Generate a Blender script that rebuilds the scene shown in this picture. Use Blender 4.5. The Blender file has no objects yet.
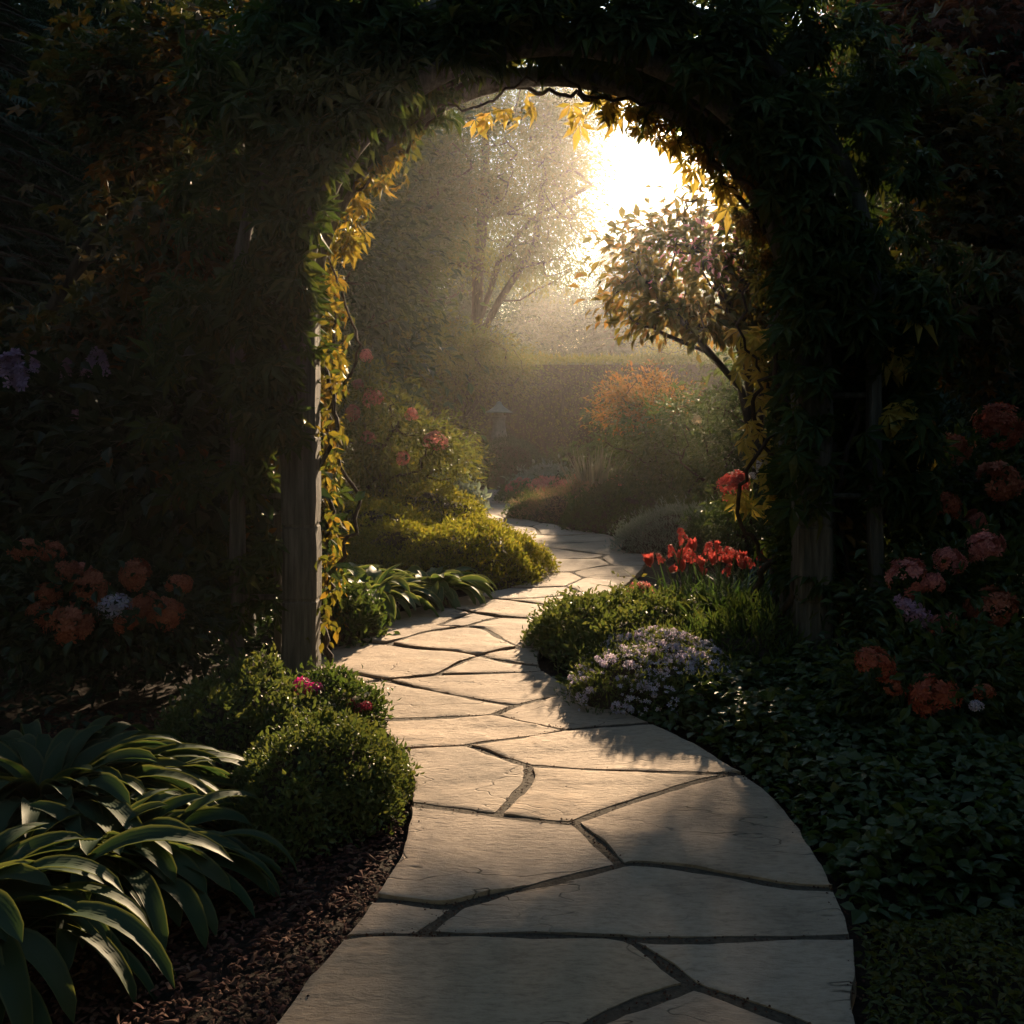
import bpy, math
import numpy as np
from mathutils import Vector
from mathutils.geometry import delaunay_2d_cdt

# ------------------------------------------------------------------ camera, sky, sun, exposure
scene = bpy.context.scene
COL = scene.collection
F, CX, HZ, CAMZ = 1000.0, 512.0, 420.0, 1.4          # focal length in px, centre column, horizon row, eye height

cam_d = bpy.data.cameras.new("camera")
cam_d.sensor_width = 36.0
cam_d.lens = 36.0 * F / 1024.0
cam_d.shift_y = -(512 - HZ) / 1024.0
cam_d.clip_start = 0.05
cam_d.clip_end = 2000.0
cam = bpy.data.objects.new("camera", cam_d)
cam.location = (0, 0, CAMZ)
cam.rotation_euler = (math.radians(90), 0, 0)
COL.objects.link(cam)
scene.camera = cam

SUN_EL, SUN_AZ = math.radians(16.5), math.radians(11.5)   # azimuth measured from +Y towards +X
world = bpy.data.worlds.new("World")
scene.world = world
world.use_nodes = True
wn = world.node_tree.nodes
sky = wn.new("ShaderNodeTexSky")
sky.sky_type = 'NISHITA'
sky.sun_disc = False
sky.sun_elevation = SUN_EL
sky.sun_rotation = SUN_AZ
sky.dust_density = 0.05
sky.air_density = 1.7
sky.ozone_density = 2.0
world.node_tree.links.new(sky.outputs[0], wn["Background"].inputs[0])
wn["Background"].inputs[1].default_value = 0.062

sun_dir = Vector((math.sin(SUN_AZ) * math.cos(SUN_EL), math.cos(SUN_AZ) * math.cos(SUN_EL), math.sin(SUN_EL)))
sd = bpy.data.lights.new("sun", 'SUN')
sd.energy = 5.0
sd.angle = math.radians(1.4)
sd.color = (1.0, 0.73, 0.46)
sun = bpy.data.objects.new("sun", sd)
sun.rotation_euler = (-sun_dir).to_track_quat('-Z', 'Y').to_euler()
sun.location = (4, 30, 20)
COL.objects.link(sun)

vs = scene.view_settings
vs.view_transform = 'Standard'
vs.look = 'None'
vs.exposure = 1.65
vs.gamma = 1.0
cy = scene.cycles
cy.use_denoising = True
cy.denoiser = 'OPENIMAGEDENOISE'
cy.max_bounces = 6
cy.diffuse_bounces = 3
cy.glossy_bounces = 2
cy.transmission_bounces = 4
cy.volume_bounces = 0
cy.transparent_max_bounces = 4
cy.use_adaptive_sampling = False

# ------------------------------------------------------------------ small helpers
def P(px, py, Y):
    return np.array([(px - CX) * Y / F, Y, CAMZ - (py - HZ) * Y / F])

def G(px, py):
    Y = CAMZ * F / (py - HZ)
    return np.array([(px - CX) * Y / F, Y])

def unit(v):
    return v / np.maximum(np.linalg.norm(v, axis=-1, keepdims=True), 1e-9)

def hash2(ix, iy, seed):
    h = (ix.astype(np.int64) * 374761393 + iy.astype(np.int64) * 668265263 + seed * 1274126177) & 0xffffffff
    h = ((h ^ (h >> 13)) * 1274126177) & 0xffffffff
    return ((h ^ (h >> 16)) & 0xffffff) / float(0xffffff)

def noise2(x, y, seed=0):
    ix, iy = np.floor(x), np.floor(y)
    fx, fy = x - ix, y - iy
    fx = fx * fx * fx * (fx * (fx * 6 - 15) + 10)
    fy = fy * fy * fy * (fy * (fy * 6 - 15) + 10)
    a, b = hash2(ix, iy, seed), hash2(ix + 1, iy, seed)
    c, d = hash2(ix, iy + 1, seed), hash2(ix + 1, iy + 1, seed)
    return (a * (1 - fx) + b * fx) * (1 - fy) + (c * (1 - fx) + d * fx) * fy

def fbm(x, y, seed=0, octv=4):
    s, a, t = 0, 1.0, 0
    for k in range(octv):
        s = s + a * noise2(x * 2 ** k, y * 2 ** k, seed + k * 17)
        t += a
        a *= 0.5
    return s / t

class MB:
    """collects triangle / quad geometry and links it as one mesh object"""
    def __init__(self):
        self.v, self.l, self.t, self.m, self.uv, self.n = [], [], [], [], [], 0

    def add(self, V, Fc, mat=0, uv=None):
        V = np.asarray(V, float).reshape(-1, 3)
        Fc = np.asarray(Fc, int)
        self.v.append(V)
        self.l.append((Fc + self.n).ravel())
        self.t.append(np.full(len(Fc), Fc.shape[1]))
        self.m.append(np.full(len(Fc), mat))
        self.uv.append(np.zeros((len(V), 2)) if uv is None else np.asarray(uv, float))
        self.n += len(V)

    def mesh(self, name, mats, origin=(0, 0, 0), smooth=False):
        V = np.concatenate(self.v) - np.asarray(origin, float)
        L = np.concatenate(self.l)
        T = np.concatenate(self.t)
        M = np.concatenate(self.m)
        UV = np.concatenate(self.uv)
        me = bpy.data.meshes.new(name)
        me.vertices.add(len(V))
        me.vertices.foreach_set("co", V.astype(np.float32).ravel())
        me.loops.add(len(L))
        me.loops.foreach_set("vertex_index", L.astype(np.int32))
        me.polygons.add(len(T))
        starts = np.concatenate([[0], np.cumsum(T)[:-1]])
        me.polygons.foreach_set("loop_start", starts.astype(np.int32))
        me.polygons.foreach_set("loop_total", T.astype(np.int32))
        for mt in (mats if isinstance(mats, (list, tuple)) else [mats]):
            me.materials.append(mt)
        me.polygons.foreach_set("material_index", M.astype(np.int32))
        me.polygons.foreach_set("use_smooth", np.full(len(T), smooth))
        u = me.uv_layers.new(name="UVMap")
        u.data.foreach_set("uv", UV[L].astype(np.float32).ravel())
        me.update(calc_edges=True)
        return me

    def build(self, name, mats, parent=None, origin=None, smooth=False):
        if origin is None:
            origin = parent.location if parent is not None else (0, 0, 0)
        o = bpy.data.objects.new(name, self.mesh(name, mats, origin, smooth))
        COL.objects.link(o)
        if parent is not None:
            o.parent = parent
        else:
            o.location = origin
        return o

def tag(o, label=None, cat=None, group=None, kind=None):
    if label: o["label"] = label
    if cat: o["category"] = cat
    if group: o["group"] = group
    if kind: o["kind"] = kind
    return o

def thing(name, loc, label, cat, group=None):
    o = bpy.data.objects.new(name, None)
    o.empty_display_size = 0.2
    o.location = loc
    COL.objects.link(o)
    return tag(o, label, cat, group)

def copy_tree(src, loc, rz=0.0, s=1.0, label=None):
    r = src.copy()
    COL.objects.link(r)
    r.location = loc
    r.rotation_euler = (0, 0, rz)
    r.scale = (s, s, s) if np.isscalar(s) else s
    if label: r["label"] = label
    for ch in list(src.children):
        c = ch.copy()
        COL.objects.link(c)
        c.parent = r
        for g in list(ch.children):
            d = g.copy()
            COL.objects.link(d)
            d.parent = c
    return r

# ------------------------------------------------------------------ materials
def new_mat(name):
    m = bpy.data.materials.new(name)
    m.use_nodes = True
    nt = m.node_tree
    return m, nt, nt.nodes["Principled BSDF"], nt.nodes["Material Output"]

def ramp(nt, stops, interp='LINEAR'):
    r = nt.nodes.new("ShaderNodeValToRGB")
    r.color_ramp.interpolation = interp
    e = r.color_ramp.elements
    while len(e) < len(stops):
        e.new(0.5)
    for k, (p, c) in enumerate(stops):
        e[k].position = p
        e[k].color = (*c, 1)
    return r

def leaf_mat(name, cols, trans=0.4, rough=0.5, spec=0.4, tint=(1.35, 1.22, 0.6), uvmargin=None):
    m, nt, bs, out = new_mat(name)
    geo = nt.nodes.new("ShaderNodeNewGeometry")
    n = len(cols)
    rp = ramp(nt, [((k + 0.0) / max(n - 1, 1), c) for k, c in enumerate(cols)])
    nt.links.new(geo.outputs["Random Per Island"], rp.inputs[0])
    base = rp.outputs[0]
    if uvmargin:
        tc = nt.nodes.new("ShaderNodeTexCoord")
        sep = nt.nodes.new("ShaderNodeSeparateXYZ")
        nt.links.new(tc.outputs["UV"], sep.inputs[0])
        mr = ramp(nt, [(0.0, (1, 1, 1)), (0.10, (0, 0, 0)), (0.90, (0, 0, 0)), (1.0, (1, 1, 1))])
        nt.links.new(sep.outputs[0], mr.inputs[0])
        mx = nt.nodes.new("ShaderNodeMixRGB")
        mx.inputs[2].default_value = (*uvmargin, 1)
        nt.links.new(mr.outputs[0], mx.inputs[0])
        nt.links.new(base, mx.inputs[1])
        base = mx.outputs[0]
    nt.links.new(base, bs.inputs["Base Color"])
    bs.inputs["Roughness"].default_value = rough
    bs.inputs["Specular IOR Level"].default_value = spec
    tr = nt.nodes.new("ShaderNodeBsdfTranslucent")
    mul = nt.nodes.new("ShaderNodeMixRGB")
    mul.blend_type = 'MULTIPLY'
    mul.inputs[0].default_value = 1.0
    mul.inputs[2].default_value = (*tint, 1)
    nt.links.new(base, mul.inputs[1])
    nt.links.new(mul.outputs[0], tr.inputs[0])
    mix = nt.nodes.new("ShaderNodeMixShader")
    mix.inputs[0].default_value = trans
    nt.links.new(bs.outputs[0], mix.inputs[1])
    nt.links.new(tr.outputs[0], mix.inputs[2])
    nt.links.new(mix.outputs[0], out.inputs[0])
    return m

def rough_mat(name, c1, c2, scale=(8, 8, 8), rough=0.85, bump=0.4, dist=0.02, c3=None, spec=0.2):
    m, nt, bs, out = new_mat(name)
    tc = nt.nodes.new("ShaderNodeTexCoord")
    mp = nt.nodes.new("ShaderNodeMapping")
    mp.inputs["Scale"].default_value = scale
    nt.links.new(tc.outputs["Object"], mp.inputs[0])
    nz = nt.nodes.new("ShaderNodeTexNoise")
    nz.inputs["Scale"].default_value = 1.0
    nz.inputs["Detail"].default_value = 7
    nz.inputs["Roughness"].default_value = 0.65
    nt.links.new(mp.outputs[0], nz.inputs[0])
    st = [(0.3, c1), (0.7, c2)] if c3 is None else [(0.28, c1), (0.52, c2), (0.72, c3)]
    rp = ramp(nt, st)
    nt.links.new(nz.outputs[0], rp.inputs[0])
    nt.links.new(rp.outputs[0], bs.inputs["Base Color"])
    bs.inputs["Roughness"].default_value = rough
    bs.inputs["Specular IOR Level"].default_value = spec
    bp = nt.nodes.new("ShaderNodeBump")
    bp.inputs["Strength"].default_value = bump
    bp.inputs["Distance"].default_value = dist
    nt.links.new(nz.outputs[0], bp.inputs["Height"])
    nt.links.new(bp.outputs[0], bs.inputs["Normal"])
    return m

def stone_mat():
    m, nt, bs, out = new_mat("flagstone")
    geo = nt.nodes.new("ShaderNodeNewGeometry")
    tc = nt.nodes.new("ShaderNodeTexCoord")
    rp = ramp(nt, [(0, (0.36, 0.27, 0.20)), (0.3, (0.45, 0.345, 0.255)), (0.55, (0.38, 0.305, 0.245)), (0.8, (0.42, 0.31, 0.21)), (1, (0.31, 0.255, 0.21))])
    nt.links.new(geo.outputs["Random Per Island"], rp.inputs[0])
    n1 = nt.nodes.new("ShaderNodeTexNoise")
    n1.inputs["Scale"].default_value = 2.2
    n1.inputs["Detail"].default_value = 9
    n1.inputs["Roughness"].default_value = 0.65
    nt.links.new(tc.outputs["Object"], n1.inputs[0])
    r1 = ramp(nt, [(0.30, (0.50, 0.50, 0.50)), (0.47, (0.92, 0.92, 0.92)), (0.58, (1, 1, 1)), (0.75, (1.15, 1.05, 0.92))])
    nt.links.new(n1.outputs[0], r1.inputs[0])
    mul = nt.nodes.new("ShaderNodeMixRGB")
    mul.blend_type = 'MULTIPLY'
    mul.inputs[0].default_value = 0.8
    nt.links.new(rp.outputs[0], mul.inputs[1])
    nt.links.new(r1.outputs[0], mul.inputs[2])
    # streaky fine grain of the split face
    mp = nt.nodes.new("ShaderNodeMapping")
    mp.inputs["Scale"].default_value = (26, 70, 40)
    mp.inputs["Rotation"].default_value = (0, 0, 0.12)
    nt.links.new(tc.outputs["Object"], mp.inputs[0])
    n2 = nt.nodes.new("ShaderNodeTexNoise")
    n2.inputs["Scale"].default_value = 1.0
    n2.inputs["Detail"].default_value = 8
    n2.inputs["Roughness"].default_value = 0.7
    nt.links.new(mp.outputs[0], n2.inputs[0])
    r2 = ramp(nt, [(0.33, (0.62, 0.61, 0.60)), (0.5, (0.96, 0.96, 0.96)), (0.68, (1.12, 1.12, 1.12))])
    nt.links.new(n2.outputs[0], r2.inputs[0])
    mul2 = nt.nodes.new("ShaderNodeMixRGB")
    mul2.blend_type = 'MULTIPLY'
    mul2.inputs[0].default_value = 0.8
    nt.links.new(mul.outputs[0], mul2.inputs[1])
    nt.links.new(r2.outputs[0], mul2.inputs[2])
    # hairline cracks and flaked edges holding dirt: thin contour lines of a warped noise
    wn_ = nt.nodes.new("ShaderNodeTexNoise")
    wn_.inputs["Scale"].default_value = 1.15
    wn_.inputs["Detail"].default_value = 3.5
    wn_.inputs["Roughness"].default_value = 0.6
    wn_.inputs["Distortion"].default_value = 0.25
    mp2 = nt.nodes.new("ShaderNodeMapping")
    mp2.inputs["Scale"].default_value = (1.0, 2.4, 1.0)
    mp2.inputs["Rotation"].default_value = (0, 0, 0.3)
    nt.links.new(tc.outputs["Object"], mp2.inputs[0])
    nt.links.new(mp2.outputs[0], wn_.inputs[0])
    cr = ramp(nt, [(0.0, (0, 0, 0)), (0.480, (0, 0, 0)), (0.4835, (1, 1, 1)), (0.488, (0, 0, 0)), (1.0, (0, 0, 0))])
    nt.links.new(wn_.outputs[0], cr.inputs[0])
    msk = nt.nodes.new("ShaderNodeTexNoise")
    msk.inputs["Scale"].default_value = 1.3
    msk.inputs["Detail"].default_value = 3
    nt.links.new(tc.outputs["Object"], msk.inputs[0])
    mr_ = ramp(nt, [(0.47, (0, 0, 0)), (0.55, (1, 1, 1))])
    nt.links.new(msk.outputs[0], mr_.inputs[0])
    mm = nt.nodes.new("ShaderNodeMath"); mm.operation = 'MULTIPLY'
    nt.links.new(cr.outputs[0], mm.inputs[0]); nt.links.new(mr_.outputs[0], mm.inputs[1])
    mxc = nt.nodes.new("ShaderNodeMixRGB")
    mxc.inputs[2].default_value = (0.06, 0.05, 0.04, 1)
    nt.links.new(mm.outputs[0], mxc.inputs[0]); nt.links.new(mul2.outputs[0], mxc.inputs[1])
    nt.links.new(mxc.outputs[0], bs.inputs["Base Color"])
    bs.inputs["Roughness"].default_value = 0.8
    bs.inputs["Specular IOR Level"].default_value = 0.2
    bp = nt.nodes.new("ShaderNodeBump")
    bp.inputs["Strength"].default_value = 1.0
    bp.inputs["Distance"].default_value = 0.008
    hs_ = nt.nodes.new("ShaderNodeMath"); hs_.operation = 'SUBTRACT'
    nt.links.new(n2.outputs[0], hs_.inputs[0]); nt.links.new(mm.outputs[0], hs_.inputs[1])
    nt.links.new(hs_.outputs[0], bp.inputs["Height"])
    nt.links.new(bp.outputs[0], bs.inputs["Normal"])
    return m

M = {}
M['stone'] = stone_mat()
M['joint'] = rough_mat("joint_sand", (0.035, 0.028, 0.022), (0.10, 0.08, 0.06), (60, 60, 60), 0.95, 0.8, 0.01)
M['soil'] = rough_mat("soil", (0.012, 0.009, 0.007), (0.05, 0.034, 0.026), (22, 22, 22), 0.95, 1.0, 0.03)
M['mulch'] = leaf_mat("mulch_chip", [(0.03, 0.014, 0.011), (0.10, 0.04, 0.03), (0.06, 0.028, 0.02), (0.17, 0.09, 0.06)], 0.0, 0.9, 0.1)
M['wood'] = rough_mat("weathered_timber", (0.03, 0.03, 0.029), (0.10, 0.098, 0.09), (34, 34, 2.2), 0.85, 0.9, 0.014, c3=(0.17, 0.165, 0.15))
M['bark'] = rough_mat("bark", (0.02, 0.015, 0.012), (0.085, 0.065, 0.05), (18, 18, 5), 0.9, 0.9, 0.02)
M['paving'] = M['stone']
M['carved'] = rough_mat("carved_stone", (0.13, 0.12, 0.105), (0.25, 0.235, 0.21), (14, 14, 14), 0.9, 0.5, 0.01)
M['copper'] = rough_mat("verdigris_cap", (0.08, 0.125, 0.115), (0.16, 0.21, 0.195), (12, 12, 12), 0.7, 0.3, 0.01)

M['vine'] = leaf_mat("vine_leaf", [(0.022, 0.05, 0.018), (0.05, 0.075, 0.02), (0.03, 0.06, 0.02), (0.075, 0.08, 0.022)], 0.36, 0.6, 0.2)
M['vine_gold'] = leaf_mat("vine_leaf_autumn", [(0.18, 0.15, 0.03), (0.28, 0.20, 0.04), (0.11, 0.12, 0.025), (0.24, 0.15, 0.03)], 0.5, 0.5, 0.35, tint=(1.3, 1.2, 0.7))
M['vine_yellow'] = leaf_mat('vine_leaf_yellow', [(0.46, 0.36, 0.08), (0.56, 0.42, 0.10), (0.34, 0.30, 0.06), (0.50, 0.32, 0.08)], 0.4, 0.5, 0.3, tint=(1.15, 1.1, 0.8))
M['vine_turn'] = leaf_mat('vine_leaf_turning', [(0.07, 0.085, 0.02), (0.14, 0.12, 0.025), (0.05, 0.075, 0.02), (0.20, 0.13, 0.03)], 0.5, 0.5, 0.35)
M['vine_dry'] = leaf_mat("vine_leaf_dry", [(0.12, 0.075, 0.022), (0.20, 0.12, 0.03), (0.08, 0.065, 0.02)], 0.45, 0.6, 0.2)
M['dark'] = leaf_mat("dark_evergreen_leaf", [(0.012, 0.032, 0.018), (0.02, 0.045, 0.022), (0.03, 0.055, 0.02), (0.016, 0.036, 0.02)], 0.3, 0.5, 0.35)
M['needle'] = leaf_mat("needle", [(0.01, 0.028, 0.02), (0.018, 0.042, 0.026), (0.014, 0.034, 0.02)], 0.2, 0.5, 0.3)
M['maple'] = leaf_mat("maple_leaf", [(0.05, 0.05, 0.016), (0.10, 0.055, 0.018), (0.04, 0.055, 0.018), (0.06, 0.06, 0.018), (0.17, 0.075, 0.02), (0.05, 0.06, 0.02), (0.04, 0.05, 0.018), (0.055, 0.055, 0.018)], 0.45, 0.5, 0.35)
M['red_maple'] = leaf_mat("red_maple_leaf", [(0.10, 0.03, 0.02), (0.17, 0.05, 0.025), (0.08, 0.04, 0.02), (0.06, 0.03, 0.02)], 0.5, 0.5, 0.3)
M['mid'] = leaf_mat("mid_green_leaf", [(0.03, 0.062, 0.02), (0.05, 0.085, 0.026), (0.07, 0.095, 0.03), (0.04, 0.07, 0.024)], 0.42, 0.45, 0.4)
M['olive'] = leaf_mat("olive_leaf", [(0.055, 0.08, 0.024), (0.09, 0.105, 0.028), (0.07, 0.085, 0.024), (0.12, 0.11, 0.032)], 0.52, 0.5, 0.35)
M['blossom_leaf'] = leaf_mat('blossom_tree_leaf', [(0.075, 0.085, 0.024), (0.12, 0.11, 0.03), (0.06, 0.075, 0.022), (0.17, 0.11, 0.035), (0.09, 0.095, 0.026)], 0.55, 0.5, 0.3, tint=(1.5, 1.2, 0.55))
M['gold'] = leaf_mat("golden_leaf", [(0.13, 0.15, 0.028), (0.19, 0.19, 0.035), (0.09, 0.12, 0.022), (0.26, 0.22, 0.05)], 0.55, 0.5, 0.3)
M['orange'] = leaf_mat("bronze_new_leaf", [(0.19, 0.09, 0.03), (0.27, 0.13, 0.05), (0.12, 0.085, 0.03), (0.22, 0.12, 0.045)], 0.45, 0.5, 0.3)
M['silver'] = leaf_mat("silver_leaf", [(0.17, 0.22, 0.19), (0.26, 0.31, 0.28), (0.12, 0.17, 0.14), (0.32, 0.36, 0.34)], 0.3, 0.6, 0.3, tint=(1.1, 1.1, 0.8))
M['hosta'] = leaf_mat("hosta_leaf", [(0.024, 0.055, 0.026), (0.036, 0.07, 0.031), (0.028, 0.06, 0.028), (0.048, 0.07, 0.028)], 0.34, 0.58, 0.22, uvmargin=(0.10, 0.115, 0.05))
M['hosta_lit'] = leaf_mat("hosta_leaf_sunlit", [(0.05, 0.10, 0.035), (0.09, 0.14, 0.05), (0.06, 0.11, 0.04)], 0.4, 0.6, 0.2, uvmargin=(0.22, 0.24, 0.12))  # lighter copy of the hosta leaf, sunlight put into the colour
M['box'] = leaf_mat("mound_leaf", [(0.06, 0.095, 0.036), (0.085, 0.12, 0.042), (0.115, 0.13, 0.046), (0.07, 0.11, 0.04)], 0.35, 0.5, 0.35)
M['blade'] = leaf_mat("blade_leaf", [(0.03, 0.07, 0.025), (0.05, 0.095, 0.03), (0.04, 0.08, 0.028)], 0.35, 0.4, 0.5)
M['dry_blade'] = leaf_mat("dry_blade", [(0.18, 0.17, 0.14), (0.28, 0.26, 0.21), (0.13, 0.13, 0.10)], 0.3, 0.6, 0.3, tint=(1.1, 1.05, 0.9))
M['heather'] = leaf_mat("heather_tip", [(0.28, 0.19, 0.14), (0.36, 0.23, 0.18), (0.20, 0.17, 0.09), (0.12, 0.14, 0.05)], 0.4, 0.6, 0.2, tint=(1.2, 1.1, 0.9))
def petal(name, cols, tr=0.35):
    return leaf_mat(name, cols, tr, 0.6, 0.25, tint=(1.25, 1.05, 1.0))
M['p_orange'] = petal("petal_orange", [(0.42, 0.14, 0.085), (0.55, 0.22, 0.14), (0.30, 0.085, 0.05), (0.48, 0.17, 0.10)])
M['p_red'] = petal("petal_red", [(0.34, 0.045, 0.04), (0.44, 0.085, 0.07), (0.24, 0.025, 0.028), (0.42, 0.14, 0.12)])
M['p_pink'] = petal("petal_pink", [(0.504, 0.182, 0.168), (0.700, 0.308, 0.280), (0.378, 0.112, 0.119)])
M['p_mag'] = petal("petal_magenta", [(0.55, 0.02, 0.22), (0.65, 0.05, 0.30), (0.45, 0.015, 0.18)])
M['p_wine'] = petal("petal_wine", [(0.16, 0.015, 0.035), (0.22, 0.025, 0.05), (0.30, 0.04, 0.09)])
M['p_lilac'] = petal("petal_lilac", [(0.42, 0.26, 0.42), (0.52, 0.36, 0.52), (0.35, 0.22, 0.40)])
M['p_blue'] = petal("petal_pale_blue", [(0.42, 0.46, 0.66), (0.58, 0.60, 0.76), (0.50, 0.44, 0.66), (0.66, 0.66, 0.72)])
M['p_white'] = petal("petal_white", [(0.66, 0.66, 0.62), (0.76, 0.74, 0.68), (0.7, 0.7, 0.72)])
M['p_rust'] = petal("petal_rust", [(0.36, 0.09, 0.05), (0.46, 0.14, 0.08), (0.26, 0.055, 0.035)])
M['p_cream'] = petal("petal_cream", [(0.72, 0.66, 0.42), (0.8, 0.72, 0.5)])

# ------------------------------------------------------------------ leaf shapes (unit length along +Y, face up +Z), triangles
def t_rhomb(w=0.4):
    return np.array([[0, 0, 0], [-w / 2, .45, .06], [0, 1, -.06], [w / 2, .45, .06]]), np.array([[0, 3, 2], [0, 2, 1]])

def t_oval(w=0.45, fold=.10, droop=.15):
    V = [[0, 0, 0], [-w * .42, .28, fold * .8], [-w * .5, .55, fold], [0, 1, -droop], [w * .5, .55, fold], [w * .42, .28, fold * .8], [0, .3, 0], [0, .62, -droop * .3]]
    Fc = [[0, 6, 1], [1, 6, 2], [6, 7, 2], [2, 7, 3], [0, 5, 6], [5, 4, 6], [6, 4, 7], [4, 3, 7]]
    return np.array(V, float), np.array(Fc)

def t_palm(nl=5, spread=75, w=.30, droop=.25):
    Vs, Fs, n = [], [], 0
    for k in range(nl):
        a = math.radians(-spread + 2 * spread * k / (nl - 1))
        L = 1.0 - 0.38 * abs(a) / math.radians(spread)
        base = np.array([[0, .06, 0], [-w * .5, .5, .05], [0, 1, -droop], [w * .5, .5, .05], [0, .5, -.03]]) * [L, L, L]
        c, s = math.cos(a), math.sin(a)
        R = np.array([[c, s, 0], [-s, c, 0], [0, 0, 1]])
        Vs.append(base @ R.T)
        Fs.append(np.array([[0, 4, 1], [1, 4, 2], [0, 3, 4], [4, 3, 2]]) + n)
        n += 5
    return np.concatenate(Vs), np.concatenate(Fs)

def t_maple(nl=5):
    ang = np.radians([-120, -92, -62, -38, 0, 38, 62, 92, 120])
    rad = [0.42, .22, .66, .30, .62, .30, .66, .22, .42]
    V = [[0, .32, 0]] + [[math.sin(a) * r, .32 + math.cos(a) * r, (-.12 if r > .35 else .03)] for a, r in zip(ang, rad)] + [[0, 0, 0]]
    Fc = [[0, k + 2, k + 1] for k in range(8)] + [[0, 1, 10], [0, 10, 9]]
    return np.array(V, float), np.array(Fc)

def t_spray(nl=7):
    Vs, Fs, n = [], [], 0
    for k in range(nl):
        t = k / (nl - 1)
        for s in ((-1, 1) if k < nl - 1 else (0,)):
            a = s * math.radians(50)
            L = 0.34 * (1 - .5 * t)
            b = np.array([0, .1 + .75 * t, 0])
            d = np.array([math.sin(a), math.cos(a), -.25])
            pn = np.array([math.cos(a), -math.sin(a), 0])
            Vs.append(np.array([b - pn * .035, b + pn * .035, b + d * L]))
            Fs.append(np.array([[0, 1, 2]]) + n)
            n += 3
    return np.concatenate(Vs), np.concatenate(Fs)

def t_floret(np_=5, cup=.25):
    Vs, Fs, n = [], [], 0
    for k in range(np_):
        a = 2 * math.pi * k / np_
        base = np.array([[0, .03, 0], [-.26, .6, cup * .7], [0, 1, cup], [.26, .6, cup * .7]])
        c, s = math.cos(a), math.sin(a)
        R = np.array([[c, s, 0], [-s, c, 0], [0, 0, 1]])
        Vs.append(base @ R.T)
        Fs.append(np.array([[0, 3, 2], [0, 2, 1]]) + n)
        n += 4
    return np.concatenate(Vs), np.concatenate(Fs)

T_RH, T_OV, T_PALM, T_MAPLE, T_SPRAY, T_FLO = t_rhomb(), t_oval(), t_palm(), t_maple(), t_spray(), t_floret()
T_NARROW = t_rhomb(.22)
T_LANCE = t_oval(.3, .06, .25)
T_ROUND = t_oval(.7, .08, .1)

def scatter(mb, tmpl, pos, d, nrm, sc, mat=0):
    tv, tf = tmpl
    pos = np.asarray(pos, float)
    y = unit(np.asarray(d, float))
    nrm = np.asarray(nrm, float)
    z = unit(nrm - (nrm * y).sum(1, keepdims=True) * y)
    x = np.cross(y, z)
    sc = np.asarray(sc, float)
    sc = np.repeat(sc[:, None], 3, 1) if sc.ndim == 1 else sc
    V = pos[:, None, :] + (tv[None, :, 0:1] * sc[:, None, 0:1]) * x[:, None, :] + (tv[None, :, 1:2] * sc[:, None, 1:2]) * y[:, None, :] + (tv[None, :, 2:3] * sc[:, None, 2:3]) * z[:, None, :]
    N = len(pos)
    Fc = tf[None] + (np.arange(N) * len(tv))[:, None, None]
    mb.add(V.reshape(-1, 3), Fc.reshape(-1, tf.shape[1]), mat)

def tube(mb, pts, rad, k=6, mat=0, cap=True, squash=None):
    pts = np.asarray(pts, float)
    n = len(pts)
    rad = np.broadcast_to(np.asarray(rad, float), (n,))
    d = unit(np.gradient(pts, axis=0))
    ref = np.array([0.31, 0.17, 0.93]) if abs(d[0][2]) < .8 else np.array([1., .2, 0])
    u = np.zeros((n, 3))
    prev = ref
    for i in range(n):
        prev = prev - prev.dot(d[i]) * d[i]
        prev = prev / max(np.linalg.norm(prev), 1e-9)
        u[i] = prev
    w = np.cross(d, u)
    a = np.arange(k) * 2 * math.pi / k
    V = pts[:, None] + rad[:, None, None] * (np.cos(a)[None, :, None] * u[:, None] + np.sin(a)[None, :, None] * w[:, None])
    V = V.reshape(-1, 3)
    i, j = np.meshgrid(np.arange(n - 1), np.arange(k), indexing='ij')
    q = np.stack([i * k + j, i * k + (j + 1) % k, (i + 1) * k + (j + 1) % k, (i + 1) * k + j], -1).reshape(-1, 4)
    mb.add(V, q, mat)
    if cap:
        mb.add(np.concatenate([V[-k:], pts[-1:]]), [[j, (j + 1) % k, k] for j in range(k)], mat)
        mb.add(np.concatenate([V[:k], pts[:1]]), [[(j + 1) % k, j, k] for j in range(k)], mat)

def catmull(pts, per=6):
    p = np.asarray(pts, float)
    p = np.concatenate([[2 * p[0] - p[1]], p, [2 * p[-1] - p[-2]]])
    out = []
    for i in range(1, len(p) - 2):
        for t in np.arange(per) / per:
            a, b, c, d = p[i - 1], p[i], p[i + 1], p[i + 2]
            out.append(.5 * (2 * b + (c - a) * t + (2 * a - 5 * b + 4 * c - d) * t * t + (3 * b - a - 3 * c + d) * t ** 3))
    out.append(p[-2])
    return np.array(out)

# ------------------------------------------------------------------ woody plants
def ell_clumps(ells, n, rng, shell=0.6):
    vol = np.array([e[3] * e[4] * e[5] for e in ells])
    idx = rng.choice(len(ells), n, p=vol / vol.sum())
    d = unit(rng.normal(size=(n, 3)))
    r = rng.random(n) ** (1 / 3.0)
    r = shell * (0.62 + .38 * r) + (1 - shell) * r
    e = np.array(ells, float)[idx]
    return e[:, :3] + d * r[:, None] * e[:, 3:]

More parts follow.
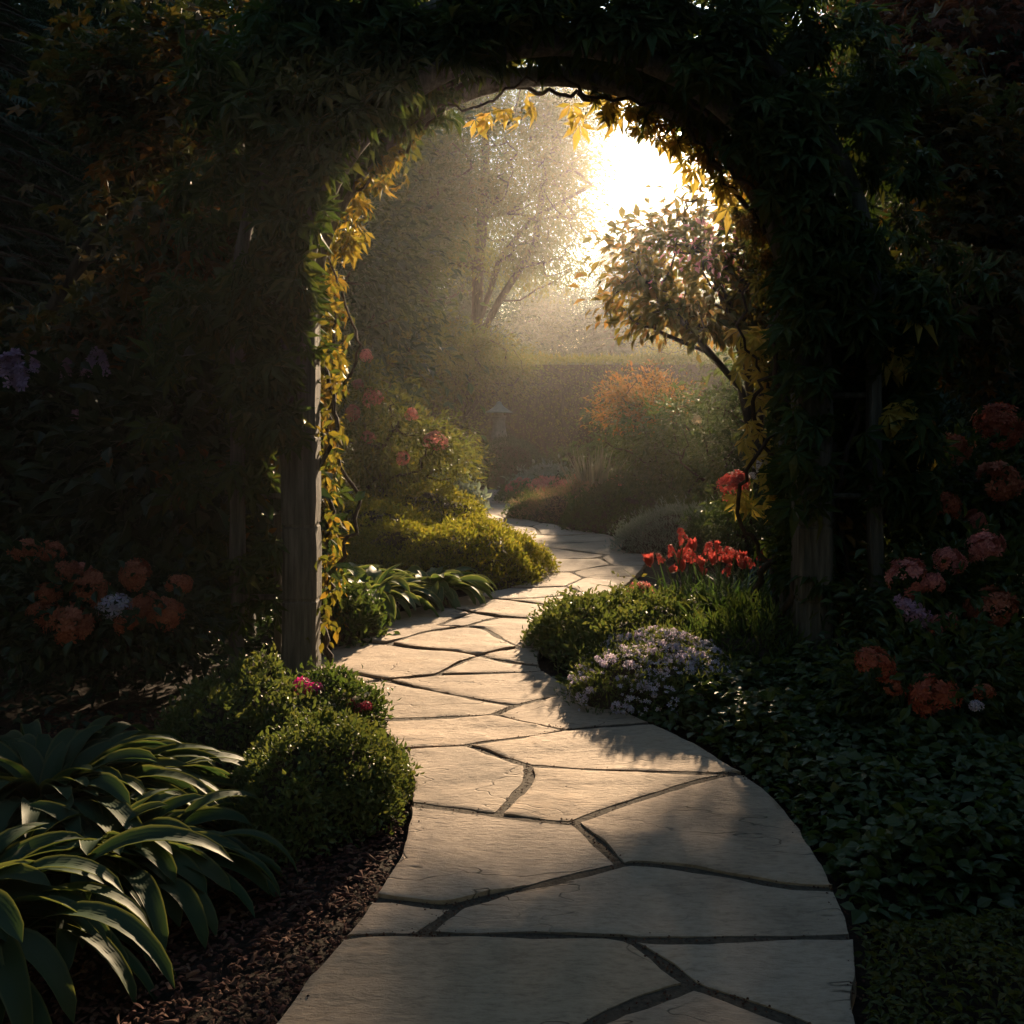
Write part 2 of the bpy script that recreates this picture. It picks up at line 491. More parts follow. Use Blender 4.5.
def grow(stems, clumps, rng, r_tip=.006, power=.48, rise=.2, fork=0.3):
    """stems: polylines from the ground; every clump is joined to the nearest wood. returns chains (pts, radii)"""
    nodes, par, chains = [], [], []
    for s in stems:
        ids = []
        for p in s:
            nodes.append(np.array(p, float))
            par.append(ids[-1] if ids else -1)
            ids.append(len(nodes) - 1)
        chains.append(ids)
    zmin = {}
    ok = np.zeros(20000, bool)
    for ids in chains:
        for q, i in enumerate(ids):
            ok[i] = q >= fork * (len(ids) - 1)
    arr = np.zeros((20000, 3))
    arr[:len(nodes)] = nodes
    n = len(nodes)
    tops = arr[:n].copy()
    dist = np.array([np.linalg.norm(tops - c, axis=1).min() for c in clumps])
    tipload = np.zeros(20000)
    for ci in np.argsort(dist):
        c = clumps[ci]
        dv = c - arr[:n]
        dd = np.linalg.norm(dv, axis=1)
        cost = dd + 0.9 * np.maximum(0, -dv[:, 2] + .15 * dd) + np.where(ok[:n], 0, 100)
        j = int(np.argmin(cost))
        L = dd[j]
        m = max(2, int(L / .3) + 1)
        m = min(m, 9)
        ctrl = (arr[j] + c) / 2 + np.array([0, 0, -rise * L * .5]) + rng.normal(size=3) * .08 * L
        ids = [j]
        for k in range(1, m + 1):
            t = k / m
            p = (1 - t) ** 2 * arr[j] + 2 * t * (1 - t) * ctrl + t * t * c + rng.normal(size=3) * .018 * L * (k < m)
            arr[n] = p
            ok[n] = True
            par.append(ids[-1])
            ids.append(n)
            n += 1
        tipload[n - 1] += 1
        chains.append(ids)
    load = tipload[:n].copy()
    for i in range(n - 1, -1, -1):
        if par[i] >= 0:
            load[par[i]] += load[i]
    rad = r_tip * np.maximum(load, 1) ** power
    out = []
    for ids in chains:
        r = rad[ids].copy()
        if len(ids) > 1:
            r[0] = min(r[0], r[1] * 1.25)
        out.append((arr[ids], r))
    return out

def crown_leaves(mb, tmpl, clumps, n_per, sigma, size, rng, center=None, droop=.3, flat=.7, mat=0, jitter=.6, up=1.0):
    N = len(clumps)
    cnt = np.maximum(1, (n_per * (0.5 + rng.random(N))).astype(int))
    idx = np.repeat(np.arange(N), cnt)
    c = clumps[idx]
    sg = sigma * (0.7 + .6 * rng.random(N))[idx]
    off = rng.normal(size=(len(idx), 3)) * sg[:, None] * [1, 1, flat]
    p = c + off
    ctr = clumps.mean(0) if center is None else np.asarray(center)
    d = unit(off) * .8 + unit(p - ctr) * .6 + rng.normal(size=p.shape) * jitter + [0, 0, -droop]
    nr = np.array([0, 0, up]) + rng.normal(size=p.shape) * .55 + unit(p - ctr) * .3
    s = size * (0.6 + .7 * rng.random(len(idx)))
    scatter(mb, tmpl, p, d, nr, s, mat)

def woody(name, base, label, cat, ells, leafmat, barkmat='bark', n=80, n_per=60, sigma=.25, size=.08, tmpl=T_RH, stems=None, r_tip=.006,
          seed=1, droop=.3, flat=.7, shell=.6, group=None, k=5, power=.48, rise=.2, fork=.35, trunkname='trunk', crownname='crown', extra=None):
    """ells in world coordinates; base is the root point; extra = [(clump ellipsoids, leafmat, n, n_per, size)] second leaf colour"""
    rng = np.random.default_rng(seed)
    base = np.asarray(base, float)
    root = thing(name, base, label, cat, group)
    cl = ell_clumps(ells, n, rng, shell)
    cl[:, 2] = np.maximum(cl[:, 2], base[2] + .05)
    if stems is None:
        top = np.average(np.array(ells)[:, :3], axis=0, weights=[e[3] * e[4] * e[5] for e in ells])
        s = [base + (top - base) * t + rng.normal(size=3) * [.05, .05, 0] * (t > 0) for t in np.linspace(0, 1, 7)]
        stems = [s]
    allc = cl
    ex = []
    if extra:
        for (ee, lm, n2, np2, sz) in extra:
            c2 = ell_clumps(ee, n2, rng, shell)
            ex.append((c2, lm, np2, sz))
            allc = np.concatenate([allc, c2])
    mb = MB()
    for pts, r in grow(stems, allc, rng, r_tip, power, rise, fork):
        tube(mb, pts, r, k)
    mb.build(trunkname, M[barkmat], root, smooth=True)
    lb = MB()
    crown_leaves(lb, tmpl, cl, n_per, sigma, size, rng, droop=droop, flat=flat)
    mats = [M[leafmat]]
    for q, (c2, lm, np2, sz) in enumerate(ex):
        crown_leaves(lb, tmpl, c2, np2, sigma * .8, sz, rng, center=allc.mean(0), droop=droop, flat=flat, mat=q + 1)
        mats.append(M[lm])
    lb.build(crownname, mats, root)
    return root

def conifer(name, base, label, H, R, seed, cat="tree", group=None, levels=26, nb=8, size=.28, mat='needle', z0=.08, dens=1.0):
    rng = np.random.default_rng(seed)
    base = np.asarray(base, float)
    root = thing(name, base, label, cat, group)
    mb, lb = MB(), MB()
    tube(mb, [base + [0, 0, H * t] for t in np.linspace(0, 1, 8)], np.linspace(.035 * H * .6, .01, 8), 7)
    pos, dr, nm, sc = [], [], [], []
    for l in range(levels):
        t = z0 + (1 - z0) * (l / levels) ** .9
        L0 = R * (1 - t) ** .75 + .08
        for b in range(nb):
            a = 2 * math.pi * (b + rng.random()) / nb + l * .7
            L = L0 * (.7 + .5 * rng.random())
            h = np.array([math.cos(a), math.sin(a), 0])
            p0 = base + [0, 0, H * t]
            tt = np.linspace(0, 1, 6)
            pts = p0 + h * (tt * L)[:, None] + np.array([0, 0, 1]) * (.12 * L * tt - .42 * L * tt ** 2)[:, None]
            tube(mb, pts, np.linspace(.012 + .008 * L, .003, 6), 4, cap=False)
            m = max(4, int(L * 11 * dens))
            u = rng.random(m) ** .7
            pp = p0 + h * (u * L)[:, None] + np.array([0, 0, 1]) * (.12 * L * u - .42 * L * u ** 2)[:, None]
            side = np.cross(h, [0, 0, 1])
            sg = rng.choice([-1, 1], m)[:, None]
            d = h * (.35 + u)[:, None] + side * sg * (.9 - .5 * u)[:, None] + rng.normal(size=(m, 3)) * .2 + [0, 0, -.35]
            pos.append(pp); dr.append(d)
            nm.append(np.array([0, 0, 1.]) + rng.normal(size=(m, 3)) * .3)
            sc.append(size * (.7 + .6 * rng.random(m)))
    scatter(lb, T_SPRAY, np.concatenate(pos), np.concatenate(dr), np.concatenate(nm), np.concatenate(sc))
    mb.build('trunk', M['bark'], root, smooth=True)
    lb.build('crown', M[mat], root)
    return root

# ------------------------------------------------------------------ low plants
def lobed(th, ph_seed, amp):
    return 1 + amp * (np.sin(3 * th + ph_seed) * .5 + np.sin(5 * th + 1.7 * ph_seed) * .3 + np.sin(8 * th + 2.3 * ph_seed) * .2)

def mound_surface(u, th, c, rx, ry, h, rot, seed, amp, rough):
    """u: 0 at the top .. 1 at the rim"""
    R = lobed(th, seed, amp)
    x = np.cos(th) * u * R * rx
    y = np.sin(th) * u * R * ry
    z = h * np.maximum(1 - u ** 2.4, 0) ** .62
    bump = 1 + rough * (fbm(x / max(rx, .2) * 3.2 + 9.1 * seed, y / max(ry, .2) * 3.2 + 3.7, int(seed * 7) + 3, 3) - .5) * 2
    z = z * bump
    cr, sr = math.cos(rot), math.sin(rot)
    return np.stack([c[0] + x * cr - y * sr, c[1] + x * sr + y * cr, c[2] + z], -1)

def mound(name, c, rx, ry, h, label, cat, leafmat, n=9000, size=.035, tmpl=T_RH, rot=0., seed=1., amp=.12, rough=.22, group=None,
          up=.5, partname='foliage', stick=.5, kind=None, depth=.06):
    rng = np.random.default_rng(int(seed * 100) + 5)
    c = np.array([c[0], c[1], 0.0 if len(c) < 3 else c[2]], float)
    root = thing(name, c, label, cat, group)
    mb = MB()
    # inner twiggy body, a little under the leaves
    nu, nth = 14, 40
    U, TH = np.meshgrid(np.linspace(0.02, 1, nu), np.arange(nth) * 2 * math.pi / nth, indexing='ij')
    S = mound_surface(U.ravel(), TH.ravel(), c, rx * .9, ry * .9, h * .86, rot, seed, amp, rough)
    i, j = np.meshgrid(np.arange(nu - 1), np.arange(nth), indexing='ij')
    q = np.stack([i * nth + j, i * nth + (j + 1) % nth, (i + 1) * nth + (j + 1) % nth, (i + 1) * nth + j], -1).reshape(-1, 4)
    mb.add(S, q[:, ::-1], 1)
    u = rng.random(n) ** .5
    # more leaves on the flanks where the surface is steep
    u = np.where(rng.random(n) < .35, 1 - .25 * rng.random(n), u)
    th = rng.random(n) * 2 * math.pi
    p = mound_surface(u, th, c, rx, ry, h, rot, seed, amp, rough)
    e = 1e-2
    pu = mound_surface(np.maximum(u - e, 0), th, c, rx, ry, h, rot, seed, amp, rough)
    pt = mound_surface(u, th + e, c, rx, ry, h, rot, seed, amp, rough)
    nr = unit(np.cross(pt - p, pu - p))
    nr[nr[:, 2] < -.2] *= -1
    p = p - nr * (depth * rng.random(n) ** 1.5)[:, None] + nr * .012
    d = nr * stick + rng.normal(size=p.shape) * .55 + [0, 0, up * .5]
    s = size * (.5 + .95 * rng.random(n))
    sprig = rng.random(n) < .22
    tuft = fbm(p[:, 0] * 9 + seed, p[:, 1] * 9 + p[:, 2] * 7, 6, 2)
    p = p + nr * (np.where(sprig, .9 + 1.1 * rng.random(n), .35) * size * np.clip((tuft - .42) * 6, 0, 1.6))[:, None]
    scatter(mb, tmpl, p, d, nr + rng.normal(size=p.shape) * .5, s, 0)
    o = mb.build(partname, [M[leafmat], M['bark']], root)
    return root, (c, rx, ry, h, rot, seed, amp, rough)

def mound_pts(par, n, rng, u0=0., u1=.9, th0=0, th1=2 * math.pi):
    c, rx, ry, h, rot, seed, amp, rough = par
    u = u0 + (u1 - u0) * rng.random(n) ** .6
    th = th0 + (th1 - th0) * rng.random(n)
    p = mound_surface(u, th, c, rx, ry, h, rot, seed, amp, rough)
    e = 1e-2
    nr = unit(np.cross(mound_surface(u, th + e, c, rx, ry, h, rot, seed, amp, rough) - p, mound_surface(np.maximum(u - e, 0), th, c, rx, ry, h, rot, seed, amp, rough) - p))
    nr[nr[:, 2] < 0] *= -1
    return p, nr

HEADS = {}
def ball_head(key, mats, n=90, r=1.0, flor=.36, squash=.75, seed=1, tmpl=T_FLO, fill=.15):
    """a rounded flower truss of many florets, radius 1"""
    if key in HEADS:
        return HEADS[key]
    rng = np.random.default_rng(seed)
    k = np.arange(n) + .5
    z = 1 - 1.65 * k / n
    a = k * 2.399963
    s = np.sqrt(np.maximum(1 - z * z, 0))
    d = np.stack([np.cos(a) * s, np.sin(a) * s, z], -1)
    d = unit(d + rng.normal(size=d.shape) * .12)
    if n >= 100:
        kc = rng.integers(6, 9)
        cd = unit(rng.normal(size=(kc, 3)) * [1, 1, .7] + [0, 0, .35]) * .55
        own = np.argmin(((d[:, None] - unit(cd)[None]) ** 2).sum(2), 1)
        d = unit(cd[own] * .75 + d * .8 + rng.normal(size=d.shape) * .08)
    lump = .78 + .5 * fbm(d[:, 0] * 1.9 + 7 * seed, d[:, 1] * 1.9 + d[:, 2] * 1.7, seed, 2)
    p = d * (r * (.8 + .3 * rng.random((n, 1))) * lump[:, None]) * [1, 1, squash]
    mb = MB()
    scatter(mb, tmpl, p, np.cross(d, rng.normal(size=d.shape)), d, flor * (.75 + .5 * rng.random(n)))
    HEADS[key] = mb.mesh(key, mats)
    return HEADS[key]

def spike_head(key, mats, n=40, seed=1, w=.35):
    """an upright spike of florets, height 1"""
    if key in HEADS:
        return HEADS[key]
    rng = np.random.default_rng(seed)
    t = rng.random(n)
    a = rng.random(n) * 6.283
    rr = w * (1 - t * .75) * .5
    d = np.stack([np.cos(a), np.sin(a), .3 + t], -1)
    p = np.stack([np.cos(a) * rr, np.sin(a) * rr, t], -1)
    mb = MB()
    scatter(mb, T_FLO, p, np.cross(d, rng.normal(size=d.shape)), d, .17 * (.8 + .5 * rng.random(n)))
    HEADS[key] = mb.mesh(key, mats)
    return HEADS[key]

def cup_head(key, mats, n=16, seed=1, w=.5):
    """an upright cup of long petals (lily / tulip), height 1"""
    if key in HEADS:
        return HEADS[key]
    rng = np.random.default_rng(seed)
    a = np.arange(n) * 2.399 + rng.random(n) * .4
    tier = np.linspace(0, .45, n)
    p = np.stack([np.cos(a) * .10, np.sin(a) * .10, tier * .6], -1)
    d = np.stack([np.cos(a) * w, np.sin(a) * w, .75 + .4 * rng.random(n)], -1)
    mb = MB()
    scatter(mb, t_oval(.55, .12, -.12), p, d, -np.stack([np.cos(a), np.sin(a), -.3 + 0 * a], -1), .62 * (.75 + .4 * rng.random(n)))
    HEADS[key] = mb.mesh(key, mats)
    return HEADS[key]

def put_head(root, me, pos, s, rng, name='flower_head', tilt=.35):
    o = bpy.data.objects.new(name, me)
    COL.objects.link(o)
    o.parent = root
    o.location = Vector(pos) - root.location
    o.rotation_euler = (rng.normal() * tilt, rng.normal() * tilt, rng.random() * 6.28)
    o.scale = tuple(s * (.82 + .36 * rng.random(3))) if np.isscalar(s) else s
    return o

def blades(mb, c, n, L, rng, spread=.6, w=.018, lean=.5, seg=6, mat=0, stiff=.5):
    c = np.asarray(c, float)
    for q in range(n):
        a = rng.random() * 6.283
        h = np.array([math.cos(a), math.sin(a), 0])
        b = c + h * rng.random() * spread * .35 + [rng.normal() * .02, rng.normal() * .02, 0]
        l = L * (.6 + .55 * rng.random())
        le = lean * (.3 + rng.random())
        t = np.linspace(0, 1, seg)
        rad = l * le * t ** (1 + stiff)
        z = l * (t - .42 * le * t ** 2.4)
        pts = b + h * rad[:, None] + np.array([0, 0, 1]) * z[:, None]
        side = np.cross(h, [0, 0, 1]) + rng.normal(size=3) * .25
        side /= np.linalg.norm(side)
        ww = w * (1 - t ** 2.2) * (.7 + .5 * rng.random()) + .0008
        V = np.concatenate([pts - side * ww[:, None], pts + side * ww[:, None] + h * 0, pts - np.array([0, 0, 1]) * (.25 * ww)[:, None]])
        Fq = []
        for i in range(seg - 1):
            Fq += [[i, 2 * seg + i, 2 * seg + i + 1, i + 1], [2 * seg + i, seg + i, seg + i + 1, 2 * seg + i + 1]]
        mb.add(V, Fq, mat)

def hosta_leaf(mb, base, az, L, W, e0, e1, rng, pet=.32, nc=13, nl=15, roll=0.):
    h = np.array([math.cos(az), math.sin(az), 0])
    side0 = np.array([-math.sin(az), math.cos(az), 0])
    t = np.linspace(0, 1, nl)
    el = e0 + (e1 - e0) * t ** 1.25
    ds = L / (nl - 1)
    pts = [np.asarray(base, float)]
    for i in range(1, nl):
        e = .5 * (el[i] + el[i - 1])
        pts.append(pts[-1] + ds * (h * math.cos(e) + np.array([0, 0, 1]) * math.sin(e)))
    pts = np.array(pts)
    nrm = -np.sin(el)[:, None] * h + np.cos(el)[:, None] * np.array([0, 0, 1])
    b = np.clip((t - pet) / (1 - pet), 0, 1)
    w = np.where(t < pet, .012, .012 + W * .5 * np.sin(np.pi * b ** .72) ** .85 * (1 - .12 * b))
    w[-1] = .001
    s = np.linspace(-1, 1, nc)
    wave = .03 * np.sin(s[None] * 0 + t[:, None] * 14 + rng.random() * 6) * np.abs(s)[None] ** 2
    rib = np.where(np.arange(nc) % 2 == 0, .0022, -.0010)[None] * np.sin(np.pi * b)[:, None]
    cup = .26 * np.abs(s)[None] ** 1.6 * w[:, None]
    cr, sr = math.cos(roll), math.sin(roll)
    sd = side0[None] * cr + nrm * sr
    nn = nrm * cr - side0[None] * sr
    V = pts[:, None] + sd[:, None] * (s[None, :, None] * w[:, None, None] * .97) + nn[:, None] * (cup + rib + wave * w[:, None] * 2)[:, :, None]
    i, j = np.meshgrid(np.arange(nl - 1), np.arange(nc - 1), indexing='ij')
    q = np.stack([i * nc + j, i * nc + j + 1, (i + 1) * nc + j + 1, (i + 1) * nc + j], -1).reshape(-1, 4)
    uv = np.stack(np.meshgrid(np.linspace(0, 1, nc), t), -1).reshape(-1, 2)
    mb.add(V.reshape(-1, 3), q, 0, uv)

def hosta(name, c, label, n, L, W, seed, mat='hosta', group=None, rad=.1, az=(0, 2 * math.pi), nl=15, nc=15):
    rng = np.random.default_rng(seed)
    c = np.array([c[0], c[1], 0.])
    root = thing(name, c, label, "plant", group)
    mb = MB()
    for q in range(n):
        f = (q + .5) / n                                  # 0 inner upright .. 1 outer
        a = az[0] + (az[1] - az[0]) * ((q * .618034 + rng.random() * .12) % 1)
        e0 = math.radians(86 - 34 * f + rng.normal() * 7)
        e1 = math.radians(-12 - 62 * f ** .8 + rng.normal() * 12)
        l = L * (.7 + .4 * f) * (.85 + .3 * rng.random())
        b = c + np.array([math.cos(a), math.sin(a), 0]) * rad * f * (.5 + rng.random()) + [0, 0, -.01]
        hosta_leaf(mb, b, a + rng.normal() * .1, l, W * (.75 + .45 * rng.random()), e0, e1, rng, roll=rng.normal() * .25, nl=nl, nc=nc, pet=.36)
    mb.build('foliage', M[mat], root, smooth=True)
    return root

# ================================================================== SETTING
# ------------------------------------------------------------------ ground sheet
def build_ground():
    xs = np.concatenate([[-400, -120, -50, -25, -14], np.arange(-9, 9.01, .12), [14, 25, 50, 120, 400]])
    ys = np.concatenate([[-300, -80, -25, -8, -3], np.arange(-1, 26.01, .12), [29, 35, 50, 100, 300, 800]])
    X, Y = np.meshgrid(xs, ys)
    Z = -0.012 - .03 * fbm(X * 2.2, Y * 2.2, 5, 4)
    V = np.stack([X, Y, Z], -1).reshape(-1, 3)
    nx = len(xs)
    i, j = np.meshgrid(np.arange(len(ys) - 1), np.arange(nx - 1), indexing='ij')
    q = np.stack([i * nx + j, i * nx + j + 1, (i + 1) * nx + j + 1, (i + 1) * nx + j], -1).reshape(-1, 4)
    mb = MB()
    mb.add(V, q)
    tag(mb.build('ground', M['soil'], smooth=True), kind='structure')
build_ground()

# ------------------------------------------------------------------ flagstone path
L_PX = [(277, 1024), (302, 991), (338, 952), (368, 911), (390, 881), (402, 852), (406, 820), (409, 790), (402, 771), (393, 755), (378, 735),
        (356, 715), (330, 700), (316, 690), (312, 677), (318, 664), (333, 652), (345, 640), (361, 630), (395, 618), (431, 608), (460, 601),
        (490, 596), (515, 590), (535, 582), (545, 573), (547, 563), (542, 553), (530, 543), (510, 534), (485, 525), (462, 516), (447, 508)]
R_PX = [(861, 1024), (862, 985), (859, 951), (851, 925), (838, 900), (817, 860), (790, 820), (762, 794), (745, 782), (700, 753), (656, 731),
        (620, 714), (583, 700), (560, 688), (547, 680), (541, 671), (540, 660), (546, 650), (562, 637), (585, 622), (606, 607), (622, 595), (637, 580),
        (648, 567), (646, 557), (634, 546), (610, 538), (580, 532), (545, 526), (523, 521), (514, 517), (513, 512), (519, 506), (530, 499), (536, 494)]
L_W = [(-1.9, -1.2), (-1.35, .3), (-.86, 1.35), (-.66, 1.9)] + [tuple(G(*p)) for p in L_PX] + [(-2.2, 16.4), (-4.5, 16.6), (-8, 16.2)]
R_W = [(-.35, -1.2), (.12, .3), (.52, 1.35), (.70, 1.9)] + [tuple(G(*p)) for p in R_PX] + [(-.1, 19.6), (-2.2, 19.9), (-4.5, 19.7), (-8, 19.3)]
OUTLINE = np.array(L_W + R_W[::-1])

def gl(*pts):
    return [tuple(G(*p)) for p in pts]
N1, N2, N3, N4, N5, N6, N7, N8, N9 = (460, 917.5), (621.6, 877), (574, 832), (528.6, 774.8), (465, 754), (567, 738), (493.4, 722.5), (514.5, 713), (385.6, 687)
N10, N11, N12, N13, N14, N15 = (437, 681.5), (479.4, 661.6), (520, 653.6), (388, 649.8), (464.5, 632), (499.7, 622)
N16, N17, N18, N19, N20, N21, N22, N23, N24, N25, N26 = (437, 631), (472, 617.5), (544, 624), (567, 612), (587, 598), (565, 590.7), (584, 582), (571, 576), (612, 569), (599.7, 562), (607, 558.3)
B1, B2, B3 = (416.5, 949), (626.5, 953), (692.4, 999.5)
JOINTS = [
    gl((355, 909), (368, 910.8), (406.7, 915), (441, 919), N1, (477.5, 912.8), (504, 905.5), (565.5, 890.8), N2),
    gl(N2, (651, 875.5), (730, 887.5), (779, 897), (815, 900), (860, 901)),
    gl(N2, (597, 852), N3), gl(N3, (560.5, 832.5), (504, 826), (451, 818.5), (406.7, 813), (395, 811)),
    gl(N3, (613.7, 817), (660.6, 801.7), (698, 790), (721.5, 784.8), (736, 781.9)),
    gl(N4, (590, 778.7), (637, 780.6), (698, 782), (745, 782.5), (760, 783)),
    gl((498, 825.2), (518, 803), (529, 790), N4), gl(N4, (498, 765.4), (478, 757), N5), gl(N5, (425.5, 756), (397, 758), (380, 759)),
    gl(N5, (495.8, 749), (535, 744), N6), gl(N6, (602, 734.4), (656, 730), (668, 728)), gl(N6, (525, 730), N7),
    gl(N7, (460.6, 724.4), (388, 727), (360, 727)), gl(N7, N8), gl(N8, (555, 704), (583, 700.5), (596, 698)), gl(N8, (484, 708), (425.5, 696.7), N9),
    gl(N9, (348, 679), (320, 677), (300, 676)), gl(N9, (357.5, 690), (330, 691.5), (300, 692)), gl(N9, N10), gl(N10, (484, 680), (545, 678), (560, 677.5)),
    gl(N10, (460.6, 668.6), N11), gl(N11, (505, 668), (535.6, 671.6), (552, 673)), gl(N11, (498, 657), N12), gl(N12, (540, 653.5), (556, 653)),
    gl(N11, (456, 658), (418, 654.5), N13), gl(N13, (341, 646), (325, 645)), gl(N13, (408, 642.5), (429, 637), N14), gl(N14, (484, 634), (500, 643.5), N12),
    gl(N14, (482, 626.5), N15), gl(N14, (450, 631.7), N16), gl(N16, (386, 631), (359, 630), (340, 630)), gl(N16, (453, 624.5), N17), gl(N17, N15),
    gl(N17, (431, 609), (424, 606)), gl(N15, (520, 623), N18), gl(N18, (577, 625), (600, 625.5)), gl(N18, N19), gl(N19, (597.7, 608), (620, 606)),
    gl(N19, (532, 608), (501, 604.5), (476.7, 601), (466, 598)), gl((501, 604.5), (528, 603.5), N20), gl(N20, (604, 600.5), (630, 601)),
    gl(N20, N21), gl(N21, (532, 591.8), (510, 592), (500, 590)), gl(N21, N22), gl(N22, (624, 580.5), (650, 580)), gl(N22, N23),
    gl(N23, (556, 576), (535, 576)), gl(N23, (595, 571), N24), gl(N24, (647, 569), (660, 569)), gl(N24, N25), gl(N25, (565, 563.7), (540, 563)),
    gl(N25, N26), gl(N26, (645, 558), (665, 558)), gl(N26, (577, 555), (552, 551), (530, 549)), gl((528, 547), (606, 545), (648, 545)),
    gl((577, 545.3), (565, 539), (500, 537)), gl((565, 539), (600, 536), (625, 533)), gl((540, 538), (530, 529), (480, 529)), gl((530, 529), (556, 522)),
    gl((505, 529), (500, 518), (455, 517)), gl((500, 518), (530, 516)), gl((488, 517.5), (482, 507), (440, 506)), gl((482, 507), (535, 505)),
    gl((500, 506), (496, 499), (440, 498)), gl((496, 499), (545, 497)), [(-1.2, 16.3), (-1.5, 18.2), (-1.1, 20.2)], [(-2.8, 16.2), (-2.4, 18), (-2.7, 20.2)], [(-4.6, 16.2), (-4.3, 18), (-4.7, 20.2)], [(-2.4, 18), (-4.3, 18)],
    gl((325, 953), (337, 952), (375, 949.5), B1), gl(B1, (480, 949.4), (560.6, 950.6), B2), gl(B2, (670, 954), (730, 953), (800, 951.5), (859.8, 951), (875, 951)),
    gl(B1, (428, 943), N1), gl(B2, (656, 971), B3), gl(B3, (730, 1013), (765, 1026), (890, 1072)),
    gl(B3, (631, 1021.4), (560, 1052), (450, 1090), (330, 1120), (150, 1130)), gl((560, 1052), (640, 1150), (720, 1230)), [(-1.1, 1.25), (-.3, 1.15), (.7, 1.3)], [(-1.8, .2), (-.5, .35), (.3, .1)], [(-.3, 1.15), (-.5, .35)],
]

def inside(pts, poly):
    x, y = pts[:, 0], pts[:, 1]
    r = np.zeros(len(pts), bool)
    n = len(poly)
    for i in range(n):
        a, b = poly[i], poly[(i + 1) % n]
        c = ((a[1] > y) != (b[1] > y)) & (x < (b[0] - a[0]) * (y - a[1]) / (b[1] - a[1] + 1e-12) + a[0])
        r ^= c
    return r

def poly_dist(pts, poly):
    best = np.full(len(pts), 1e9)
    for i in range(len(poly)):
        a, b = poly[i], poly[(i + 1) % len(poly)]
        ab = b - a
        t = np.clip(((pts - a) @ ab) / (ab @ ab + 1e-12), 0, 1)
        best = np.minimum(best, np.linalg.norm(pts - a - t[:, None] * ab, axis=1))
    return best

def resample(poly, step):
    out = []
    for i in range(len(poly)):
        a, b = poly[i], poly[(i + 1) % len(poly)]
        m = max(1, int(round(np.linalg.norm(b - a) / step)))
        for k in range(m):
            out.append(a + (b - a) * k / m)
    return np.array(out)

